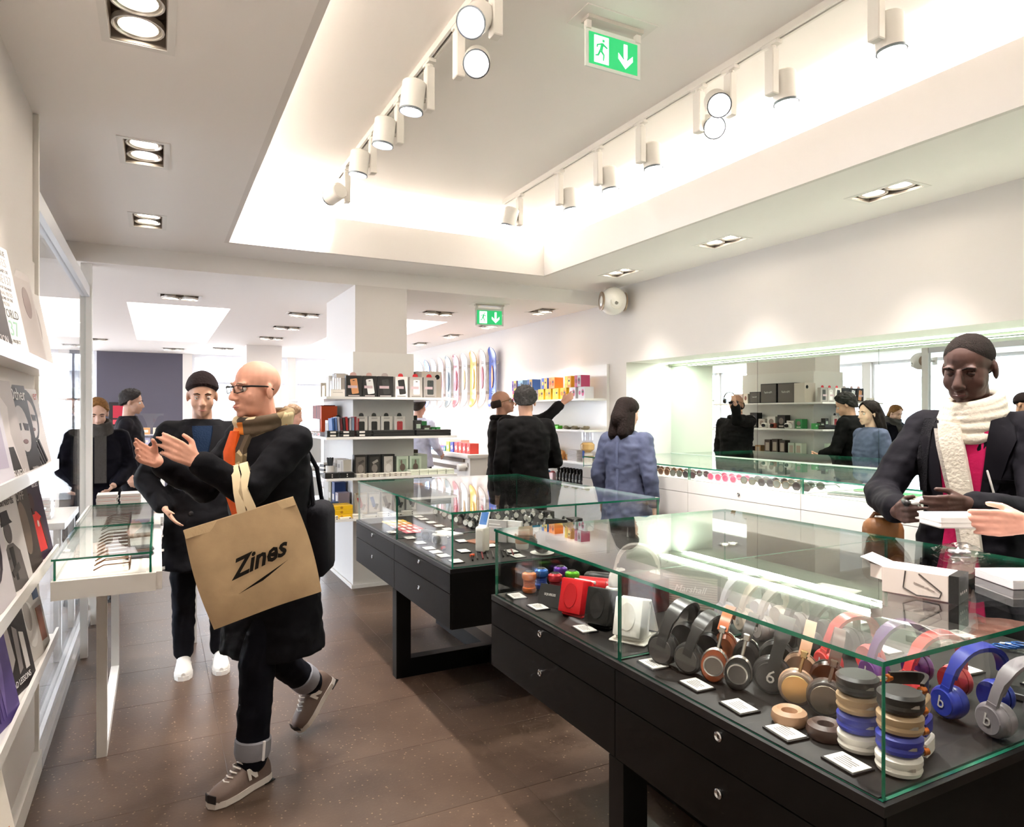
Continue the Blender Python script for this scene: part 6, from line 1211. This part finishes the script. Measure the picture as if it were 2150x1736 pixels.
def bun(root, H):
    cap_hair(H, 46, 112, 150, .014, .006, 9).build('hair', pm('#9a7a5c', .6, var=.35, scale=60., bump=.5), root, True); MB(H).ell((0, -.115, .05), (.035, .03, .035), 14, 10).build('hair_bun', pm('#8a6a4e', .6, var=.35, scale=60., bump=.5), root, True)
gens.append(person('fair haired woman in a purple patterned blouse behind the shelved pillar', (1.30, 7.72), (1, -.12), 1.585, '#dba992', coat=dict(col='#6a4a72', hem=.85, g=.012, name='blouse'), trousers=('#1d1c22', 0), hair=bun, head=(0, 18, 0), pose=dict(rw=(.15, .25, 1.0), lw=(-.15, .25, 1.0), re=(.23, .02, 1.12), le=(-.23, .02, 1.12)), eyes_open=.15, slim=.93))
gens.append(person('shop assistant in a pale blue shirt behind the shelved pillar', (2.90, 8.15), (.75, .66), 1.70, '#c99a84', coat=dict(col='#c3c6dc', hem=.86, g=.014, name='shirt', rough=.7), trousers=('#1a1a22', 0), hair=short_hair('#1f1713', 52, 106, 148, .014, .008, 6), pose=dict(re=(.25, .0, 1.13), rw=(.22, .2, 1.02), le=(-.25, 0, 1.13), lw=(-.2, .22, 1.02))))
# --- balding man in sunglasses reaching for the toys
def shades(c):
    WH = c['Wi'].inverted() @ c['H']; go = thing('sunglasses', 'dark sunglasses with tortoiseshell temples worn by the balding man', 'sunglasses')
    for sx in (-1, 1):
        MB(WH).prism([(sx*.008, -.014), (sx*.034, -.020), (sx*.060, -.012), (sx*.062, .012), (sx*.034, .016), (sx*.008, .012)], .100, .108, 'Y').build('lens', pm('#1a1c24', .1, coat=.5), go)
        MB(WH).tube([(sx*.061, .100, .010), (sx*.077, .07, .012), (sx*.084, .0, .010), (sx*.083, -.03, -.004)], [.0045, .0045, .0035, .003], 6).build('temple', pm('#8a6238', .3), go, True)
    MB(WH).tube([(-.010, .104, .008), (0, .110, .010), (.010, .104, .008)], .003, 6).build('bridge', BLACK, go, True)
    N = c['J']['N']; MB().tube([N+V((math.sin(a)*.085, math.cos(a)*.085, .005)) for a in [2*PI*i/20 for i in range(20)]], .034, 8, closed=True).build('collar', pm('#12100f', .9, bump=.4, scale=80.), c['root'], True)
def horseshoe(root, H):
    cap_hair(H, 20, 40, 60, .0015, .0, 1, nv=8).build('scalp_stubble', pm('#b08a78', .6), root, True)
    m = MB(H)
    for i in range(14): a = R_(100+i*160/13.); m.ell((.076*math.sin(a), .096*math.cos(a)-.012, .0), (.02, .02, .042), 8, 6)
    rem(m, 'hair', pm('#3a322e', .8, bump=.5, scale=80.), root, .008, 4)
gens.append(person('balding man in sunglasses and dark coat reaching up to the toy boxes', (3.06, 6.12), (.9, -.42), 1.72, '#c28f78', head=(0, -14, 0), wpose=dict(rw=(3.50, 5.70, 1.60), re=(3.34, 5.84, 1.42)), pose=dict(HC=(0, .0, 1.635), rs=(.175, .02, 1.43)), hands=dict(r=dict(t=(0, 0, 1), n=(-1, 0, 0), curl=[10, 40, 50, 60])),
    coat=dict(col='#191617', hem=.60, g=.034, flare=.02, sr=.012, neck=.02), hair=horseshoe, extras=shades, feat=True))
# --- young man seen from behind
gens.append(person('young man in a plain black jacket looking down, seen from behind at the watch table', (2.65, 4.87), (.12, .99), 1.735, '#dba88e', head=(-25, 26, 0), vox=.008, coat=dict(col='#0d0b0b', hem=.78, g=.026, flare=.005, sr=.008, neck=.012, rough=.95), trousers=('#121116', 0), pose=dict(N=(0, .005, 1.48), HC=(.015, .06, 1.605), re=(.27, .02, 1.12), rw=(.17, .26, 1.06), le=(-.24, -.06, 1.12), lw=(-.25, -.01, .87)),
    hair=short_hair('#19120e', 48, 110, 166, .020, .016, 8), hands=dict(r=dict(curl=55))))
# --- woman in the blue shirt
def blue_extra(c):
    bv = c['bvh']('coat'); m = pm('#56628a', .85)
    drape(bv, [(1.40-.08*i, -.012, .012) for i in range(7)], .004, .003, 2, -1).build('back_pleat', pm('#595f78', .8, bump=.2, scale=60.), c['root'], True)
gens.append(person('woman with long dark hair in a loose blue shirt seen from behind', (3.20, 4.27), (.93, .36), 1.61, '#d8ae98', head=(-6, 4, 0), vox=.008, coat=dict(col='#50556c', hem=.72, g=.03, flare=.02, sr=.012, name='shirt', neck=.01, rough=.8), trousers=('#23222a', 0), pose=dict(re=(.25, -.05, 1.12), rw=(.26, .0, .88), le=(-.25, -.05, 1.12), lw=(-.26, .02, .88)),
    hair=long_hair('#1d1310', [((0, -.06, .06), (0, -.10, -.05), .075, .085), ((.03, -.095, -.04), (.05, -.115, -.17), .06, .05), ((-.03, -.095, -.04), (-.05, -.115, -.18), .06, .05), ((.06, -.03, .0), (.085, -.06, -.14), .035, .03), ((-.06, -.03, .0), (-.085, -.06, -.15), .035, .03), ((.05, -.115, -.16), (.04, -.11, -.24), .045, .022), ((-.05, -.115, -.17), (-.06, -.105, -.24), .045, .02), ((.08, -.06, -.13), (.09, -.08, -.2), .028, .012)], 3, 44, 118, 150, .016), extras=blue_extra, brow='#1d1310', slim=.95))
# --- man with the cream scarf
def right_extra(c):
    bv = c['bvh']('coat'); r = c['root']; J = c['J']; N = J['N']; PK = pm('#c01c58', .8, bump=.15, scale=60.)
    drape(bv, [(1.45, -.08, .08), (1.40, -.088, .088), (1.30, -.082, .082), (1.18, -.068, .068), (1.05, -.05, .05), (.95, -.06, .06), (.86, -.075, .075)], .006, .006, 10).build('shirt', PK, r, True)
    LM = pm('#0f0c14', .8)
    for sx in (-1, 1):
        drape(bv, [(1.445, sx*.085, sx*.125), (1.41, sx*.086, sx*.15), (1.36, sx*.084, sx*.165), (1.30, sx*.080, sx*.145), (1.18, sx*.066, sx*.115), (1.08, sx*.052, sx*.075), (1.02, sx*.046, sx*.052)], .014, .010, 5).build('lapel', LM, r, True)
    SM = pm('#d9cfc0', .95, bump=.35, scale=70.); sc = MB()
    for k in range(5):
        sc.tube([N+V((math.sin(a)*(.112-.007*k), math.cos(a)*(.108-.004*k)+.022, -.065+.027*k-.038*math.cos(a)*(1-.12*k)+.010*math.sin(a+k))) for a in [2*PI*i/26 for i in range(26)]], .023, 8, closed=True)
    rem(sc, 'scarf', SM, r, .006, 2)
    drape(bv, [(1.42-.07*i, .0-.012*i, .085-.016*i) for i in range(8)], .034, .024, 8).build('scarf_end', SM, r, True)
    drape(bv, [(1.40-.065*i, .045-.012*i, .10-.015*i) for i in range(8)], .022, .016, 6).build('scarf_end', pm('#b8b0a8', .95, bump=.35, scale=70.), r, True)
    drape(bv, [(1.44, .105, .155), (1.39, .11, .16), (1.28, .12, .165), (1.15, .125, .165)], .02, .014, 4).build('backpack_strap', pm('#131116', .8, bump=.4, scale=150.), r, True)
    drape(bv, [(1.215, -.165, -.075), (1.20, -.165, -.075)], .010, .006, 4).build('pocket_edge', pm('#100d14', .8), r, True)
    yb = (bv.ray_cast(V((-.095, 1, 1.19)), V((0, -1, 0)))[0] or V((0, .14, 0))).y; MB().cap((-.105, yb+.012, 1.165), (-.085, yb+.014, 1.245), .004, .004).build('pocket_pen', pm('#e0dcd8', .3), r, True)
    a = J['lw']; e = J['le']; d = (e-a).normalized(); MB().tube([a+d*.020, a+d*.03, a+d*.075], [.036, .042, .044], 18).build('shirt_cuff', PK, r, True)
    W = c['Wi'].inverted()
    bag = thing('shoulder_bag', 'brown leather bag hanging behind the man in the cream scarf', 'bag', (2.60, 1.77, .82), R_(35)); MB().rbox(0, 0, .13, .10, .15, .26, .045, 3).build('body', pm('#8a5a30', .5, bump=.2, scale=40.), bag, True); MB().tube([(0, -.05, .24), (0, -.03, .275), (0, .03, .275), (0, .05, .24)], .008, 8).build('strap', pm('#6a4222', .5), bag, True)
def right_hair(root, H): cap_hair(H, 48, 98, 146, .0015, .0015, 4, sc=(.985, .985, .99)).build('hair', pm('#241d1a', .95, var=.35, scale=260., bump=.7), root, True)
gens.append(person('man in a dark blazer, pink shirt and cream scarf inspecting a gadget at the counter', (2.93, 1.60), (-.985, -.17), 1.80, '#4a2d24', head=(0, 19, -3), hs=1.08, vox=.005, cvox=.008, pose=dict(N=(0, -.005, 1.465), HC=(0, .06, 1.635), C=(0, -.02, 1.25), rs=(.185, -.02, 1.40), ls=(-.185, -.02, 1.40)),
    wpose=dict(rw=(2.44, 1.60, 1.135), re=(2.72, 1.86, 1.16), lw=(2.46, 1.37, 1.19), le=(2.78, 1.29, 1.13)), coat=dict(col='#0e0b13', hem=.80, g=.028, flare=.005, sr=.012, slv=.88, neck=.0, name='blazer', rough=.8), trousers=('#15131a', 0), hair=right_hair, extras=right_extra,
    hands=dict(r=dict(d=(-.55, .8, .12), t=(0, .2, 1), n=(-1, 0, 0), curl=[48, 52, 60, 62], thumb=.8), l=dict(d=(.35, .9, -.05), t=(0, .1, 1), n=(1, 0, 0), curl=[40, 46, 55, 60], thumb=.8)), brow='#150d0a', lips='#5a3230', jaw=1.14, nose=1.35, cheek=1.10, eyes_open=.1))
# --- sales assistant past the frame whose hand offers the white box
def sales_extra(c):
    a = c['J']['rw']; d = (c['J']['re']-a).normalized(); MB().tube([a+d*.035+V((math.cos(t)*.0, 0, 0)) for t in (0,)]+[a+d*.045], [.031, .031], 16).build('bracelet', CHROME, c['root'], True)
gens.append(person('sales assistant in black at the counter end handing over a white box', (2.62, .42), (-.6, .8), 1.74, '#e3a692', vox=.0055, cvox=.01, wpose=dict(lw=(2.155, 1.035, 1.192), le=(2.42, .87, 1.13), rw=(2.75, .72, .98)), pose=dict(re=(.26, -.02, 1.12)), coat=dict(col='#121115', hem=.80, g=.02, name='shirt', slv=.80), hair=short_hair('#2a1d16'),
    hands=dict(l=dict(d=(-.33, .94, .02), t=(0, 0, 1), n=(.9, .44, 0), curl=[10, 14, 18, 24], thumb=.9)), extras=None))
for g in gens: next(g)
bpy.context.view_layer.update()
for g in gens: next(g, None)
bpy.context.view_layer.update()
dg = bpy.context.evaluated_depsgraph_get()
for o in list(bpy.data.objects):
    if o.type == 'MESH' and any(m.type == 'REMESH' for m in o.modifiers): bake(o, dg)

# ------------------------------------------------------------------ held things
o = thing('white_box', 'slim white phone box held out over the counter', 'box', (2.06, 1.17, 1.175), R_(-27)); MB().rbox(0, 0, .016, .17, .10, .032, .004).build('tray', pm('#f4f0ec', .4), o); MB().rbox(0, 0, .024, .172, .102, .022, .004).build('lid', pm('#f6f3f0', .4), o)
o = thing('gadget', 'small black earpiece with white tips in the scarf mans hands', 'gadget', (2.335, 1.50, 1.185), .5); MB().cap((0, 0, 0), (.03, .01, .004), .012, .010).build('shell', pm('#1b191b', .3), o, True); MB().cap((-.01, -.02, .004), (-.022, -.035, .008), .007, .009).build('tip', pm('#e9e6e4', .3), o, True); MB().cap((.02, -.03, .01), (.034, -.044, .014), .008, .011).build('tip', pm('#e9e6e4', .3), o, True)
# tote bag on the bald man's arm
B0 = V((.18, 2.66, .729)); U = V((.361, -.05, .103)); Vv = V((-.06, .03, .36)); uu = U.normalized(); vv = (Vv-uu*Vv.dot(uu)).normalized(); nn = uu.cross(vv).normalized()
if nn.y > 0: nn = -nn
M = Matrix(((uu.x, nn.x, vv.x, B0.x), (uu.y, nn.y, vv.y, B0.y), (uu.z, nn.z, vv.z, B0.z), (0, 0, 0, 1)))
tote = thing('tote_bag', 'natural canvas tote bag with black script lettering on the bald mans arm', 'bag'); CAN = pm('#b89c78', .85, var=.08, scale=14., bump=.3); wb_, hb_ = .385, .37; m = MB(M); nx, nz = 16, 14; vs = []
for side in (0, 1):
    for i in range(nx+1):
        for j in range(nz+1):
            a, b = i/nx, j/nz; bul = .038*(math.sin(PI*a)**.6)*(1-b*.55)*(.35+.65*math.sin(min(1, b*3+.15)*PI/2))+.004*math.sin(7*a+3*b)*math.sin(PI*a)
            x = wb_*(a-.0)+.012*math.sin(PI*b)*(1 if a > .5 else -1); vs.append((x, (1 if side == 0 else -1)*bul-.0, hb_*b+.008*math.sin(PI*a)*(1-b)))
q = (nx+1)*(nz+1); fs = []
for i in range(nx):
    for j in range(nz):
        a, b, c_, d = i*(nz+1)+j, (i+1)*(nz+1)+j, (i+1)*(nz+1)+j+1, i*(nz+1)+j+1; fs.append((a, b, c_, d)); fs.append((q+d, q+c_, q+b, q+a))
for i in range(nx): a, b = i*(nz+1), (i+1)*(nz+1); fs.append((b, a, q+a, q+b))
m.add(vs, fs); bagm = m.build('bag', CAN, tote, True, 60)
MB(M).box(0, wb_, .006, .012, hb_-.03, hb_+.002).box(0, wb_, -.012, -.006, hb_-.03, hb_+.002).build('hem', pm('#cdb18a', .85, bump=.2, scale=60.), tote)
Mi = M.inverted()
for k, yo in ((0, .012), (1, -.012)):
    pk = Mi @ V((.262, 2.772, 1.29-.006)); x0, x1 = .16, .255; xq = .20+.035*k; P = [(xq, .012, hb_-.03), (xq, .014, hb_+.01), ((xq+pk.x)/2, .04+pk.y*.3, (hb_+pk.z)/2), (pk.x+.035*k, pk.y+.052, pk.z-.02), (pk.x+.035*k, pk.y+.03, pk.z+.012), (pk.x+.035*k, pk.y, pk.z+.02), (pk.x+.035*k, pk.y-.03, pk.z+.012), (pk.x+.035*k, pk.y-.052, pk.z-.02), ((xq+pk.x)/2, -.03+pk.y*.3, (hb_+pk.z)/2), (xq, -.014, hb_+.01), (xq, -.012, hb_-.03)]
    MB(M).band(P, (1, 0, 0), .03, .004).build('handle', pm('#d2bd9a', .8), tote, True, 60)
lt = text(tote, 'Zines', .088, (0, 0, 0), (0, 0, 0), pm('#1d1813', .8), shear=.6, bold=.0025)
lt.matrix_world = M @ Matrix.Translation((.205, .0465, .195)) @ Matrix.Rotation(PI/2, 4, 'X') @ Matrix.Rotation(R_(8), 4, 'Z')
if nn.dot(V((-.2, -1, 0))) > 0: lt.matrix_world = M @ Matrix.Translation((.205, .048, .195)) @ Matrix(((1, 0, 0, 0), (0, 0, 1, 0), (0, 1, 0, 0), (0, 0, 0, 1))) @ Matrix.Rotation(R_(8), 4, 'Z')
sw = MB(M @ Matrix.Translation((.205, .0455, .13))); sw.prism([(-.09, -.03), (.0, -.012), (.10, .03), (.02, -.004), (-.05, -.022)], -.002, .003, 'Y'); sw.build('swoosh', pm('#1d1813', .8), tote)
o = thing('shoulder_bag', 'soft black shoulder bag behind the canvas tote', 'bag', (.62, 3.03, .80), R_(-25)); MB().rbox(0, 0, .16, .12, .22, .32, .05, 3).build('body', pm('#15141a', .8, bump=.4, scale=25.), o, True); MB().tube([(0, -.08, .30), (-.02, -.06, .46), (-.08, .0, .60), (-.02, .06, .46), (0, .08, .30)], .010, 8).build('strap', pm('#15141a', .8), o, True)
